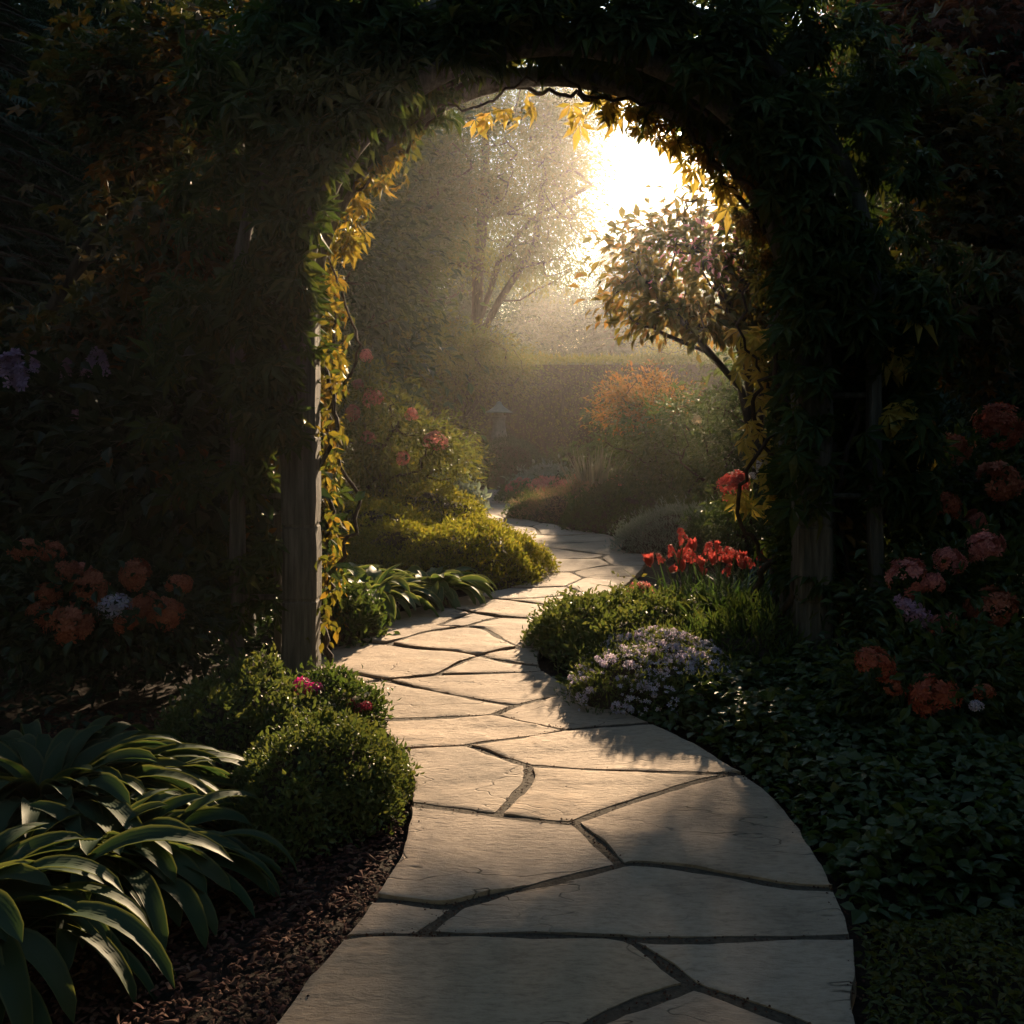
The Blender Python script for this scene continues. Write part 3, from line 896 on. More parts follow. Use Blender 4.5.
def build_path():
    V, E = [], []
    def addline(pts, closed=False):
        s = len(V)
        V.extend([Vector(p) for p in pts])
        for k in range(len(pts) - 1):
            E.append((s + k, s + k + 1))
        if closed:
            E.append((s + len(pts) - 1, s))
    addline(OUTLINE, True)
    for j in JOINTS:
        addline(catmull(j, 3) if len(j) > 2 else j)
    vs_, es_, fs_, ov, oe, of = delaunay_2d_cdt(V, E, [], 0, 1e-4, True)
    vv = np.array([[p[0], p[1]] for p in vs_])
    cons = {tuple(sorted(e)) for e, o in zip(es_, oe) if len(o)}
    tris = [tuple(f) for f in fs_]
    cen = np.array([vv[list(f)].mean(0) for f in tris])
    keep = inside(cen, OUTLINE)
    emap = {}
    for ti, f in enumerate(tris):
        if keep[ti]:
            for k in range(3):
                emap.setdefault(tuple(sorted((f[k], f[(k + 1) % 3]))), []).append(ti)
    lab = {}
    regs = []
    for ti in range(len(tris)):
        if not keep[ti] or ti in lab:
            continue
        st, reg = [ti], []
        lab[ti] = len(regs)
        while st:
            a = st.pop()
            reg.append(a)
            f = tris[a]
            for k in range(3):
                e = tuple(sorted((f[k], f[(k + 1) % 3])))
                if e in cons:
                    continue
                for b in emap[e]:
                    if b not in lab:
                        lab[b] = len(regs)
                        st.append(b)
        regs.append(reg)
    rng = np.random.default_rng(4)
    mb = MB()
    count = 0
    for reg in regs:
        rs = set(reg)
        nxt = {}
        area = 0
        for a in reg:
            f = tris[a]
            p = vv[list(f)]
            area += abs(np.cross(p[1] - p[0], p[2] - p[0])) / 2 if False else abs((p[1][0] - p[0][0]) * (p[2][1] - p[0][1]) - (p[1][1] - p[0][1]) * (p[2][0] - p[0][0])) / 2
            for k in range(3):
                e = (f[k], f[(k + 1) % 3])
                if sum(1 for b in emap[tuple(sorted(e))] if b in rs) == 1:
                    nxt[e[0]] = e[1]
        if area < .02:
            continue
        loops = []
        while nxt:
            s = next(iter(nxt))
            lp, c = [], s
            while c in nxt:
                lp.append(c)
                c = nxt.pop(c)
            loops.append(lp)
        lp = max(loops, key=len)
        poly = vv[lp]
        x, y = poly[:, 0], poly[:, 1]
        if (x * np.roll(y, -1) - np.roll(x, -1) * y).sum() < 0:
            poly = poly[::-1]
        yc = poly[:, 1].mean()
        step = .035 if yc < 5.5 else (.06 if yc < 9 else .12)
        poly = resample(poly, step)
        # knock the corners off, push in by half a joint, roughen
        for _ in range(1):
            poly = .1 * np.roll(poly, 1, 0) + .8 * poly + .1 * np.roll(poly, -1, 0)
        tg = unit(np.roll(poly, -1, 0) - np.roll(poly, 1, 0))
        nin = np.stack([-tg[:, 1], tg[:, 0]], -1)
        hw = .017 + .004 * rng.random()
        rgh = (fbm(poly[:, 0] * 9, poly[:, 1] * 9, 31, 4) - .5) * .026
        q = poly + nin * (hw + rgh)[:, None]
        q = .1 * np.roll(q, 1, 0) + .8 * q + .1 * np.roll(q, -1, 0)
        # drop points that ended up too close to the original border (sharp corners)
        dd = poly_dist(q, poly)
        q = q[(dd > hw * .45) & inside(q, poly)]
        if len(q) < 5:
            continue
        gs = .022 if yc < 4.6 else (.04 if yc < 7 else (.08 if yc < 11 else .2))
        lo, hi = q.min(0), q.max(0)
        gx, gy = np.meshgrid(np.arange(lo[0], hi[0], gs), np.arange(lo[1], hi[1], gs))
        g = np.stack([gx.ravel(), gy.ravel()], -1) + rng.normal(size=(gx.size, 2)) * gs * .18
        g = g[inside(g, q)]
        if len(g):
            g = g[poly_dist(g, q) > gs * .45]
        # a ring close to the edge for the worn arris
        tgq = unit(np.roll(q, -1, 0) - np.roll(q, 1, 0))
        ring = q + np.stack([-tgq[:, 1], tgq[:, 0]], -1) * .009
        ring = ring[inside(ring, q)]
        if len(ring):
            ring = ring[poly_dist(ring, q) > .006]
        if len(g) and len(ring):
            g = g[np.array([np.min(np.sum((ring - p) ** 2, 1)) for p in g]) > (gs * .4) ** 2]
        allp = np.concatenate([q, ring, g]) if len(g) else np.concatenate([q, ring])
        nq = len(q)
        r = delaunay_2d_cdt([Vector(p) for p in allp], [(k, (k + 1) % nq) for k in range(nq)], [], 1, 1e-5, True)
        pv = np.array([[p[0], p[1]] for p in r[0]])
        tf = np.array([f for f in r[2] if len(f) == 3])
        if len(tf) == 0:
            continue
        cc = pv[tf].mean(1)
        tf = tf[inside(cc, q)]
        a, b, c = pv[tf[:, 0]], pv[tf[:, 1]], pv[tf[:, 2]]
        fl = ((b - a)[:, 0] * (c - a)[:, 1] - (b - a)[:, 1] * (c - a)[:, 0]) < 0
        tf[fl] = tf[fl][:, ::-1]
        e = poly_dist(pv, q)
        sx, sy = rng.random(2) * 50
        ro = rng.normal() * .35
        u = pv[:, 0] * math.cos(ro) + pv[:, 1] * math.sin(ro) + sx
        w = -pv[:, 0] * math.sin(ro) + pv[:, 1] * math.cos(ro) + sy
        # split face: shallow swells, terraces where layers flaked off, short ripples
        h = (fbm(u * 1.3, w * 2.2, 3, 3) - .5) * .005
        ter = fbm(u * 1.0 + .35 * fbm(u * 3, w * 3, 77, 2), w * 2.3, 8, 5)
        for th in (.40, .50, .58, .66):
            x = np.clip((ter - th) / .004, 0, 1)
            h = h + .0038 * x * x * (3 - 2 * x)
        h = h + (fbm(u * 5, w * 16, 12, 3) - .5) * .0045
        z = .0385 + rng.normal() * .0012 + h - h.mean() + (pv - q.mean(0)) @ (rng.normal(size=2) * .0015)
        z = z - .003 * np.clip(1 - e / .009, 0, 1) ** 2
        z = np.maximum(z, .0335)
        V3 = np.concatenate([np.stack([pv[:, 0], pv[:, 1], z], -1)])
        # side wall from the first nq points
        zq = z[:nq] if len(pv) >= nq else z
        top = V3[:nq]
        bot = top.copy()
        bot[:, 2] = -.01
        bot[:, :2] -= np.stack([-tgq[:, 1], tgq[:, 0]], -1) * .004
        base = len(V3)
        wall = [[k, (k + 1) % nq] for k in range(nq)]
        n0 = mb.n
        mb.add(np.concatenate([V3, bot, top]), tf)
        wq = np.array([[base + k, base + (k + 1) % nq, base + nq + (k + 1) % nq, base + nq + k] for k in range(nq)]) + n0
        mb.l.append(wq.ravel()); mb.t.append(np.full(nq, 4)); mb.m.append(np.zeros(nq, int))
        count += 1
    # joint sand between and under the stones
    tgo = unit(np.roll(OUTLINE, -1, 0) - np.roll(OUTLINE, 1, 0))
    sgn = 1.0 if (OUTLINE[:, 0] * np.roll(OUTLINE[:, 1], -1) - np.roll(OUTLINE[:, 0], -1) * OUTLINE[:, 1]).sum() > 0 else -1.0
    bed = OUTLINE + sgn * np.stack([-tgo[:, 1], tgo[:, 0]], -1) * .026
    tri = delaunay_2d_cdt([Vector(p) for p in bed], [(k, (k + 1) % len(bed)) for k in range(len(bed))], [], 1, 1e-4, True)
    bv = np.array([[p[0], p[1], .0315] for p in tri[0]])
    bt = np.array(tri[2])
    bt = bt[inside(bv[bt].mean(1)[:, :2], bed)]
    a, b, c = bv[bt[:, 0]], bv[bt[:, 1]], bv[bt[:, 2]]
    fl = ((b - a)[:, 0] * (c - a)[:, 1] - (b - a)[:, 1] * (c - a)[:, 0]) < 0
    bt[fl] = bt[fl][:, ::-1]
    mb.add(bv, bt, 1)
    o = mb.build('path', [M['stone'], M['joint']], smooth=True)
    tag(o, kind='structure')
    print("flagstones", count)
build_path()

def build_grit():
    rng = np.random.default_rng(55)
    pts = []
    for j in JOINTS:
        c = catmull(j, 8) if len(j) > 2 else np.array(j, float)[0] + (np.array(j, float)[1] - np.array(j, float)[0]) * np.linspace(0, 1, 20)[:, None]
        k = rng.integers(0, len(c) - 1, 70)
        t = rng.random((70, 1))
        pts.append(c[k] * (1 - t) + c[k + 1] * t + rng.normal(size=(70, 2)) * .012)
    k = rng.integers(0, len(OUTLINE) - 1, 2600)
    t = rng.random((2600, 1))
    pts.append(OUTLINE[k] * (1 - t) + OUTLINE[k + 1] * t + rng.normal(size=(2600, 2)) * .03)
    q = np.concatenate(pts)
    q = q[(q[:, 1] > 1) & (q[:, 1] < 9)]
    tv = np.array([[-.5, 0, 0], [.5, -.1, 0], [.4, .9, 0], [-.4, .8, 0], [0, .4, .5]])
    tf = np.array([[0, 1, 4], [1, 2, 4], [2, 3, 4], [3, 0, 4]])
    inn = inside(q, OUTLINE)
    mb = MB()
    z = np.where(inn, .034, .012) + .004 * rng.random(len(q))
    scatter(mb, (tv, tf), np.column_stack([q, z]), np.column_stack([rng.normal(size=(len(q), 2)), np.zeros(len(q))]), np.array([0, 0, 1.]) + rng.normal(size=(len(q), 3)) * .2, .0022 + .0055 * rng.random(len(q)) ** 2)
    tag(mb.build('grit', M['mulch'], None, (0, 4, 0)), "brown grit and bark crumbs along the path joints and edges", "grit", kind='stuff')
build_grit()

def on_path(p):
    return inside(np.atleast_2d(p)[:, :2], OUTLINE)

# ------------------------------------------------------------------ haze
def build_haze():
    x0, x1, y0, y1, z0, z1 = -36, 44, -10, 72, -1.05, 17.5
    mb = MB()
    V = [[x, y, z] for x in (x0, x1) for y in (y0, y1) for z in (z0, z1)]
    mb.add(V, [[0, 1, 3, 2], [4, 6, 7, 5], [0, 4, 5, 1], [2, 3, 7, 6], [0, 2, 6, 4], [1, 5, 7, 3]])
    m = bpy.data.materials.new("haze")
    m.use_nodes = True
    nt = m.node_tree
    nt.nodes.clear()
    out = nt.nodes.new("ShaderNodeOutputMaterial")
    v = nt.nodes.new("ShaderNodeVolumePrincipled")
    v.inputs["Color"].default_value = (0.96, 0.95, 0.97, 1)
    v.inputs["Density"].default_value = 0.0009
    v.inputs["Anisotropy"].default_value = 0.85
    nt.links.new(v.outputs[0], out.inputs["Volume"])
    tag(mb.build('haze', m), "pale golden morning mist filling the garden", "haze", kind='stuff')
build_haze()

# ================================================================== ARCH
AX, AR, ZS = 0.23, 1.32, 2.02           # centre line, radius of the timber hoops, spring height
Y1, Y2 = 5.16, 6.05
AR2 = 1.46                                # the far frame is a little wider
def kf(y):
    return 1 + (np.clip(y, Y1 - .4, Y2 + .5) - Y1) / (Y2 - Y1) * (AR2 / AR - 1)
def square_post(mb, x, y, z0, z1, w, ch=.02, grooves=(), rng=None):
    zs = np.arange(z0, z1, .06)
    zs = np.sort(np.concatenate([zs, [z1]] + [[g - .012, g - .006, g + .006, g + .012] for g in grooves]))
    h = w / 2
    ring = np.array([[-h + ch, -h], [h - ch, -h], [h, -h + ch], [h, h - ch], [h - ch, h], [-h + ch, h], [-h, h - ch], [-h, -h + ch]])
    V = []
    for z in zs:
        s = 1.0
        for g in grooves:
            if abs(z - g) < .008:
                s = .93
        wob = (fbm(np.array([z * 1.3 + x * 7]), np.array([y * 3.]), 3, 3)[0] - .5) * .02
        V.append(np.column_stack([x + wob + ring[:, 0] * s, y + ring[:, 1] * s, np.full(8, z)]))
    V = np.concatenate(V)
    V[:, 0] += (noise2(V[:, 0] * 60, V[:, 2] * 8, 9) - .5) * .008
    V[:, 1] += (noise2(V[:, 1] * 60, V[:, 2] * 8, 19) - .5) * .008
    n = len(zs)
    i, j = np.meshgrid(np.arange(n - 1), np.arange(8), indexing='ij')
    mb.add(V, np.stack([i * 8 + j, i * 8 + (j + 1) % 8, (i + 1) * 8 + (j + 1) % 8, (i + 1) * 8 + j], -1).reshape(-1, 4))
    mb.add(V[-8:], [[0, 1, 2, 3, 4, 5, 6, 7]])

def arc(r, y, a0=0., a1=math.pi, n=40, dz=0.):
    a = np.linspace(a0, a1, n)
    r = r * kf(y)
    return np.stack([AX + r * np.cos(a), np.full(n, y), ZS + dz + r * np.sin(a)], -1)

arch = thing('garden_arch', (AX, (Y1 + Y2) / 2, 0), "tall weathered timber arch over the path, smothered in climbing vines", "arch")
for (x, y) in ((AX - AR, Y1), (AX + AR, Y1), (AX - AR2, Y2), (AX + AR2, Y2)):
    m_ = MB(); square_post(m_, x, y, -.03, ZS, .175 if y == Y1 else .13, .018, (.48, .86, 1.32)); m_.build('post', M['wood'], arch)
for y in (Y1, Y2):
    m_ = MB(); tube(m_, arc(AR, y), .062, 8); m_.build('hoop', M['wood'], arch, smooth=True)
RO = AR + .33
for y in (Y1 + .04, Y2 - .04):
    for s in (-1, 1):
        m_ = MB(); square_post(m_, AX + s * RO * kf(y), y, -.03, ZS, .07, .01); m_.build('outer_upright', M['wood'], arch)
    m_ = MB(); tube(m_, arc(RO, y), .036, 7); m_.build('outer_hoop', M['wood'], arch, smooth=True)
for s in (-1, 1):
    m_ = MB(); square_post(m_, AX + s * (AR + .19), Y1 + .3, -.03, ZS + .3, .04, .006); m_.build('lattice_strip', M['wood'], arch)
    for z in (.42, .95, 1.48, 1.95):
        m_ = MB(); tube(m_, [[AX + s * (AR + .045), Y1, z], [AX + s * (AR + AR2 + .1) / 2, (Y1 + Y2) / 2, z + .004], [AX + s * (AR2 + .045), Y2, z]], .02, 6); m_.build('side_rail', M['wood'], arch)
        m_ = MB(); tube(m_, [[AX + s * (AR - .04), Y1 + .1, z + .05], [AX + s * RO, Y1 + .09, z + .05]], .016, 6); m_.build('spacer', M['wood'], arch)
for k in range(1, 10):
    a = math.pi * k / 10
    def sp_(y):
        r = (AR + .085) * kf(y)
        return [AX + r * math.cos(a), y, ZS + r * math.sin(a)]
    m_ = MB(); tube(m_, [sp_(Y1 - .12), sp_((Y1 + Y2) / 2), sp_(Y2 + .12)], .022, 6); m_.build('cross_slat', M['wood'], arch)

# ------------------------------------------------------------------ vines on the arch
def hoop_pt(a, r, y):
    r = r * float(kf(y))
    return np.array([AX + r * math.cos(a), y, ZS + r * math.sin(a)])

def vine(name, base, label, emit, seed, stems, parts):
    """emit(rng, n) -> points and outward directions; parts = [(part name, material, n, size, template, droop, emit)]"""
    rng = np.random.default_rng(seed)
    root = thing(name, base, label, "climbing vine", "vines growing over the garden arch")
    mb = MB()
    for pts, r in stems:
        pp = catmull(pts, 6)
        pp[1:-1] += rng.normal(size=pp[1:-1].shape) * .012
        tube(mb, pp, np.linspace(r, r * .45, len(pp)), 6)
    mb.build('stem', M['bark'], root, smooth=True)
    for (pn, mat, n, size, tmpl, droop, em) in parts:
        lb = MB()
        p, d = (em or emit)(rng, n)
        dd = d * .55 + rng.normal(size=p.shape) * .5 + [0, 0, -droop]
        nn = d * .8 + rng.normal(size=p.shape) * .45 + [0, -.25, .5]
        scatter(lb, tmpl, p, dd, nn, size * (.6 + .65 * rng.random(len(p))))
        lb.build(pn, M[mat], root)
    return root

def clumpy(p, rng, k=.16):
    """pull points together in tufts so gaps stay open"""
    nC = max(8, len(p) // (28 if len(p) > 800 else 5))
    c = p[rng.choice(len(p), nC, replace=False)]
    out = np.empty_like(p)
    for s in range(0, len(p), 2000):
        q = p[s:s + 2000]
        j = np.argmin(((q[:, None] - c[None]) ** 2).sum(2), 1)
        out[s:s + 2000] = q * .5 + c[j] * .5
    return out

def em_side(s, zlo, zhi, r0, r1, ylo, yhi, dens_top=1.0):
    def f(rng, n):
        z = zlo + (zhi - zlo) * rng.random(n) ** (1 / dens_top)
        y = ylo + (yhi - ylo) * rng.random(n)
        x = AX + s * (r0 + (r1 - r0) * rng.random(n)) * kf(y)
        p = np.stack([x, y, z], -1) + rng.normal(size=(n, 3)) * .05
        d = np.stack([np.full(n, s * .3), np.where(y < (Y1 + Y2) / 2, -.9, .9) * rng.random(n), np.zeros(n)], -1)
        return clumpy(p, rng), d
    return f

def em_arc(a0, a1, r0, r1, ylo, yhi, power=1.0):
    def f(rng, n):
        a = np.radians(a0 + (a1 - a0) * rng.random(n))
        r = r0 + (r1 - r0) * rng.random(n) ** power
        y = ylo + (yhi - ylo) * rng.random(n)
        p = np.stack([AX + r * kf(y) * np.cos(a), y, ZS + r * kf(y) * np.sin(a)], -1) + rng.normal(size=(n, 3)) * .04
        out = np.stack([np.cos(a), -.4 + .2 * rng.normal(size=n), np.sin(a)], -1)
        return clumpy(p, rng), out * np.where(r < AR, -.3, .9)[:, None]
    return f

def em_join(*fs):
    def f(rng, n):
        ps, ds = [], []
        for w, g in fs:
            p, d = g(rng, max(1, int(n * w)))
            ps.append(p); ds.append(d)
        return np.concatenate(ps), np.concatenate(ds)
    return f

def twist(x, ya, yb, z0, z1, amp, turns, ph):
    t = np.linspace(0, 1, 9)
    return np.stack([x + amp * np.cos(ph + turns * 6.28 * t), ya + (yb - ya) * t + amp * np.sin(ph + turns * 6.28 * t), z0 + (z1 - z0) * t], -1)

XL, XR = AX - AR, AX + AR
T_PALMD = t_palm(5, 80, .30, .3)
left_em = em_join((.16, em_side(-1, .25, 2.2, .1 + AR, AR + .75, Y1 - .1, Y2 + .2)), (.16, em_arc(118, 185, AR + .02, AR + .8, Y1 - .25, Y2 + .25, .8)),
                  (.14, em_side(-1, 1.3, 2.2, AR - .06, AR + .35, Y1 - .2, Y1 + .2)), (.08, em_arc(122, 182, AR - .03, AR + .3, Y1 - .26, Y1 - .08)),
                  (.28, em_side(-1, .5, 2.3, AR - .10, AR + .95, Y2 - .05, Y2 + .45)), (.18, em_arc(112, 184, AR - .06, AR + .8, Y2 - .1, Y2 + .4, .8)))
vine('climbing_vine', (XL - .12, Y1 + .45, 0), "dark leafy vine climbing the left posts, its inner edge golden in the sun", left_em, 11,
     [(twist(XL + .02, Y1 + .1, Y1 + .2, 0, 2.1, .13, 1.5, 0), .02), (twist(XL - .1, Y2 - .2, Y2, 0, 2.3, .12, 2, 2), .018), (twist(XL + .06, Y2 - .05, Y2 + .1, 0, 2.4, .10, 2.4, 1), .015),
      ([hoop_pt(math.radians(a), AR + .05 * math.sin(a), Y1 + .1) for a in range(182, 100, -12)], .018)],
     [('foliage', 'vine', 7200, .14, T_PALMD, .5, None),
      ('autumn_foliage', 'vine_gold', 200, .12, T_PALMD, .8, em_join((.55, em_side(-1, .15, 2.1, AR - .20, AR - .0, Y2 - .05, Y2 + .4)), (.45, em_arc(130, 182, AR - .18, AR - .02, Y2 - .1, Y2 + .35)))),
      ('small_foliage', 'vine_turn', 1150, .065, T_OV, .6, em_join((.48, em_side(-1, .1, 2.2, AR - .17, AR + .04, Y2 - .1, Y2 + .3)), (.2, em_side(-1, .25, 2.1, AR - .15, AR - .09, Y1 - .06, Y1 + .2)), (.32, em_arc(125, 182, AR - .14, AR + .03, Y2 - .1, Y2 + .3)))),
      ('dry_foliage', 'vine_dry', 420, .07, T_OV, .6, em_join((.6, em_side(-1, .1, 2.2, AR - .12, AR + .02, Y2 - .1, Y2 + .2)), (.4, em_side(-1, .3, 2.0, AR + .0, AR + .35, Y1 + .1, Y2))))])
top_em = em_join((.52, em_arc(28, 152, AR + .03, AR + .95, Y1 - .35, Y2 + .3, .8)), (.20, em_arc(40, 150, AR - .03, AR + .25, Y1 - .1, Y2 + .1)), (.14, em_arc(30, 150, AR - .02, AR + .3, Y1 - .28, Y1 - .08)), (.14, em_arc(0, 70, AR + .02, AR + .3, Y2 - .25, Y2 + .2)))
vine('climbing_vine', (XR + .1, Y2 - .1, 0), "dense dark vine roofing the arch, single yellow leaves hanging from its inner edge", top_em, 12,
     [(twist(XR + .02, Y2 - .1, Y2, 0, 2.0, .12, 1.8, 1), .022), ([hoop_pt(math.radians(a), AR - .05 + .05 * math.sin(a * .7), Y2 + .05 + .04 * math.sin(a)) for a in range(0, 175, 11)], .02),
      ([hoop_pt(math.radians(a), AR + .02 + .06 * math.sin(a * .5), Y1 + .35 + .1 * math.sin(a * .3)) for a in range(10, 170, 10)], .018),
      ([hoop_pt(math.radians(a), AR - .10 + .05 * math.sin(a * .43 + 1), Y2 - .35) for a in range(20, 140, 10)], .013)],
     [('foliage', 'vine', 7000, .15, T_PALMD, .45, None),
      ('hanging_foliage', 'vine_yellow', 42, .15, T_PALMD, 2.2, em_arc(28, 125, AR - .20, AR - .06, Y2 - .1, Y2 + .3)),
      ('turning_foliage', 'vine_turn', 260, .10, T_PALMD, 1.2, em_arc(5, 80, AR - .14, AR + .03, Y2 + .0, Y2 + .35)),
      ('dry_foliage', 'vine_dry', 200, .08, T_PALMD, 1.0, em_arc(12, 75, AR - .12, AR + .05, Y2 - .1, Y2 + .25))])
right_em = em_join((.035, em_side(1, .6, 2.3, AR - .14, AR + .08, Y1 - .24, Y1 - .08, 2.2)), (.32, em_side(1, .5, 2.3, AR - .08, AR + .1, Y1 - .1, Y2 + .2)), (.33, em_arc(-5, 60, AR, AR + .8, Y1 - .3, Y2 + .25, .8)), (.20, em_side(1, .9, 2.2, RO - .05, RO + .32, Y1 - .1, Y2 + .1)),
                   (.13, em_side(1, .3, 2.1, AR + .02, AR + .3, Y1 + .3, Y2 + .1)), (.14, em_arc(-8, 45, AR - .10, AR + .2, Y1 - .28, Y1 - .08)))
vine('climbing_vine', (XR + .28, Y1 + .5, 0), "shaded vine hanging around the right posts with drooping yellow leaf sprays", right_em, 13,
     [(twist(XR - .02, Y1 + .12, Y1 + .2, 0, 2.2, .13, 1.4, 2), .022), (twist(XR + .3, Y1 + .1, Y1 + .3, 0, 2.4, .10, 1.2, 0), .018), (twist(XR - .08, Y2, Y2 - .1, 0, 2.2, .12, 2, 4), .016)],
     [('foliage', 'vine', 3900, .15, T_PALMD, .7, None),
      ('autumn_foliage', 'vine_yellow', 150, .14, T_PALMD, 1.3, em_join((.55, em_side(1, .75, 2.0, AR - .24, AR - .02, Y2 - .1, Y2 + .4)), (.45, em_side(1, 1.1, 2.1, RO + .05, RO + .3, Y1 - .15, Y2 + .1)))),
      ('dry_foliage', 'vine_dry', 350, .08, T_OV, .7, em_side(1, .1, 2.2, AR + .02, AR + .34, Y1 + .2, Y2))])

# ================================================================== HEDGE AND FAR TREES
def hedge(name, x0, x1, y0, y1, h, label, seed):
    rng = np.random.default_rng(seed)
    root = thing(name, ((x0 + x1) / 2, (y0 + y1) / 2, 0), label, "hedge")
    mb = MB()
    def surf(n, face):
        u, v = rng.random(n), rng.random(n)
        if face == 'top':
            p = np.stack([x0 + (x1 - x0) * u, y0 + (y1 - y0) * v, np.full(n, h)], -1); nr = [0, 0, 1]
        elif face == 'front':
            p = np.stack([x0 + (x1 - x0) * u, np.full(n, y0), h * v], -1); nr = [0, -1, 0]
        else:
            p = np.stack([np.full(n, x0 if face == 'l' else x1), y0 + (y1 - y0) * u, h * v], -1); nr = [-1 if face == 'l' else 1, 0, 0]
        b = .22 * (fbm(p[:, 0] * .9 + 3, p[:, 2] * .9 + p[:, 1] * .9, 4, 3) - .5)
        nr = np.array(nr, float)
        return p + nr * (b - .10 * rng.random(n) ** 2)[:, None], np.repeat(nr[None], n, 0)
    for f, n in (('top', 9000), ('front', 15000), ('l', 1500), ('r', 1500)):
        p, nr = surf(n, f)
        d = nr * .5 + rng.normal(size=p.shape) * .6 + [0, 0, .25]
        scatter(mb, T_RH, p, d, nr + rng.normal(size=p.shape) * .5, .075 * (.6 + .7 * rng.random(n)))
    # shoots standing proud of the clipped top
    p, nr = surf(1500, 'top')
    scatter(mb, T_NARROW, p, nr + rng.normal(size=p.shape) * .3, rng.normal(size=p.shape), .13 * (.5 + rng.random(1500)))
    nx, nz = 40, 3
    q = .16
    V = []
    for x in np.linspace(x0 + q, x1 - q, nx):
        V += [[x, y0 + q, 0], [x, y0 + q, h - q], [x, y1 - q, h - q], [x, y1 - q, 0]]
    mb.add(V, [[4 * i + k, 4 * i + 4 + k, 4 * i + 5 + k, 4 * i + 1 + k] for i in range(nx - 1) for k in range(3)], 1)
    mb.add(V[:4], [[0, 1, 2, 3]], 1); mb.add(V[-4:], [[3, 2, 1, 0]], 1)
    mb.build('foliage', [M['olive'], M['bark']], root)
hedge('clipped_hedge', -2.2, 12.0, 24.0, 25.6, 2.9, "long clipped hedge closing the garden, its flat top lit golden", 3)

def c3(px, py, Y, rx, rz, ry=None):
    p = P(px, py, Y)
    return (p[0], p[1], p[2], rx * Y / F, (rx if ry is None else ry) * Y / F, rz * Y / F)

# the misty tree behind the garden: leaning stems fanning out
b = P(476, 470, 29); b[2] = 0
def stem(*pp):
    return [np.array(b)] + [P(*q) for q in pp]
woody('misty_tree', b, "tall open misty tree with fanning branches behind the hedge", "tree",
      [c3(500, 150, 29, 75, 70, 60), c3(420, 190, 29, 60, 75, 55), c3(545, 215, 28.5, 45, 80, 50), c3(485, 232, 29, 70, 48, 50), c3(560, 140, 29, 42, 60, 40), c3(525, 90, 29, 70, 50, 50), c3(440, 120, 29, 60, 60, 50)], 'olive',
      n=420, n_per=120, sigma=.42, size=.15, stems=[stem((477, 330, 29), (478, 275, 29), (484, 200, 29), (486, 120, 29)), stem((480, 320, 29), (500, 260, 28.6), (530, 220, 28.4), (592, 185, 28)),
      stem((478, 340, 29), (500, 300, 28.8), (535, 245, 28.6), (548, 150, 28.8))], r_tip=.016, seed=21, power=.42, fork=.3, k=6)
b = P(425, 480, 27); b[2] = 0
woody('misty_tree', b, "dark straight-stemmed tree left of the tall misty tree", "tree",
      [c3(395, 215, 27, 55, 75, 50), c3(430, 170, 27.5, 45, 55, 40), c3(380, 270, 26.5, 45, 50, 40)], 'mid', n=230, n_per=120, sigma=.42, size=.15,
      stems=[[b, P(424, 340, 27), P(427, 280, 27), P(425, 210, 27)]], r_tip=.018, seed=22, power=.42)
for k, (px, pt, Y, w, lab) in enumerate(((612, 240, 58, 2.1, "shortest faint far conifer, leftmost in the glow beside the misty tree"), (640, 222, 62, 2.3, "faint far conifer second from left in the glow"),
                                         (668, 210, 64, 2.5, "tall faint far conifer in the middle of the glow"), (704, 206, 66, 2.6, "tallest faint far conifer, second from right in the glow"), (738, 196, 60, 2.4, "right-hand faint far conifer, above the blossom tree"))):
    p = P(px, 420, Y)
    conifer('far_conifer', (p[0], Y, 0), lab, P(px, pt, Y)[2], w, 30 + k, group="faint conifers in the far mist", levels=26, nb=8, size=1.0, dens=.5, z0=.04)
b = P(672, 420, 27); b[2] = 0
woody('pale_shrub', b, "pale lime shrub glowing just behind the hedge top", "shrub", [c3(672, 352, 27, 38, 18, 40), c3(660, 400, 27, 40, 60, 40)], 'gold', n=110, n_per=60, sigma=.22, size=.10, tmpl=T_NARROW, seed=26, up=None if False else 1.0) if False else \
woody('pale_shrub', b, "pale lime shrub glowing just behind the hedge top", "shrub", [c3(672, 345, 27, 38, 22, 40), c3(660, 400, 27, 40, 60, 40)], 'gold', n=110, n_per=60, sigma=.22, size=.10, tmpl=T_NARROW, seed=26)

# dense dark trees enclosing the garden on both sides
def dense_proto(seed, mat, H, R, label, loc):
    rng = np.random.default_rng(seed)
    ells = [(0, 0, H * .62, R, R, H * .36), (R * .3, -.2, H * .35, R * .85, R * .85, H * .22), (-R * .25, .2, H * .25, R * .8, R * .8, H * .2)]
    r = woody('dense_tree', (0, 0, 0), label, "tree", ells, mat, n=230, n_per=170, sigma=.48, size=.17, tmpl=T_OV, r_tip=.014, seed=seed,
              group="dense trees enclosing the garden", stems=[[np.array([0, 0, H * .8 * t]) + rng.normal(size=3) * .05 for t in np.linspace(0, 1, 8)]])
    r.location = loc
    return r
D1 = dense_proto(41, 'dark', 9.0, 2.6, "dark evergreen tree behind the left end of the garden", (-4.6, 15.5, 0))
D2 = dense_proto(42, 'mid', 8.0, 2.5, "green tree behind the right posts of the arch", (6.2, 14.0, 0))
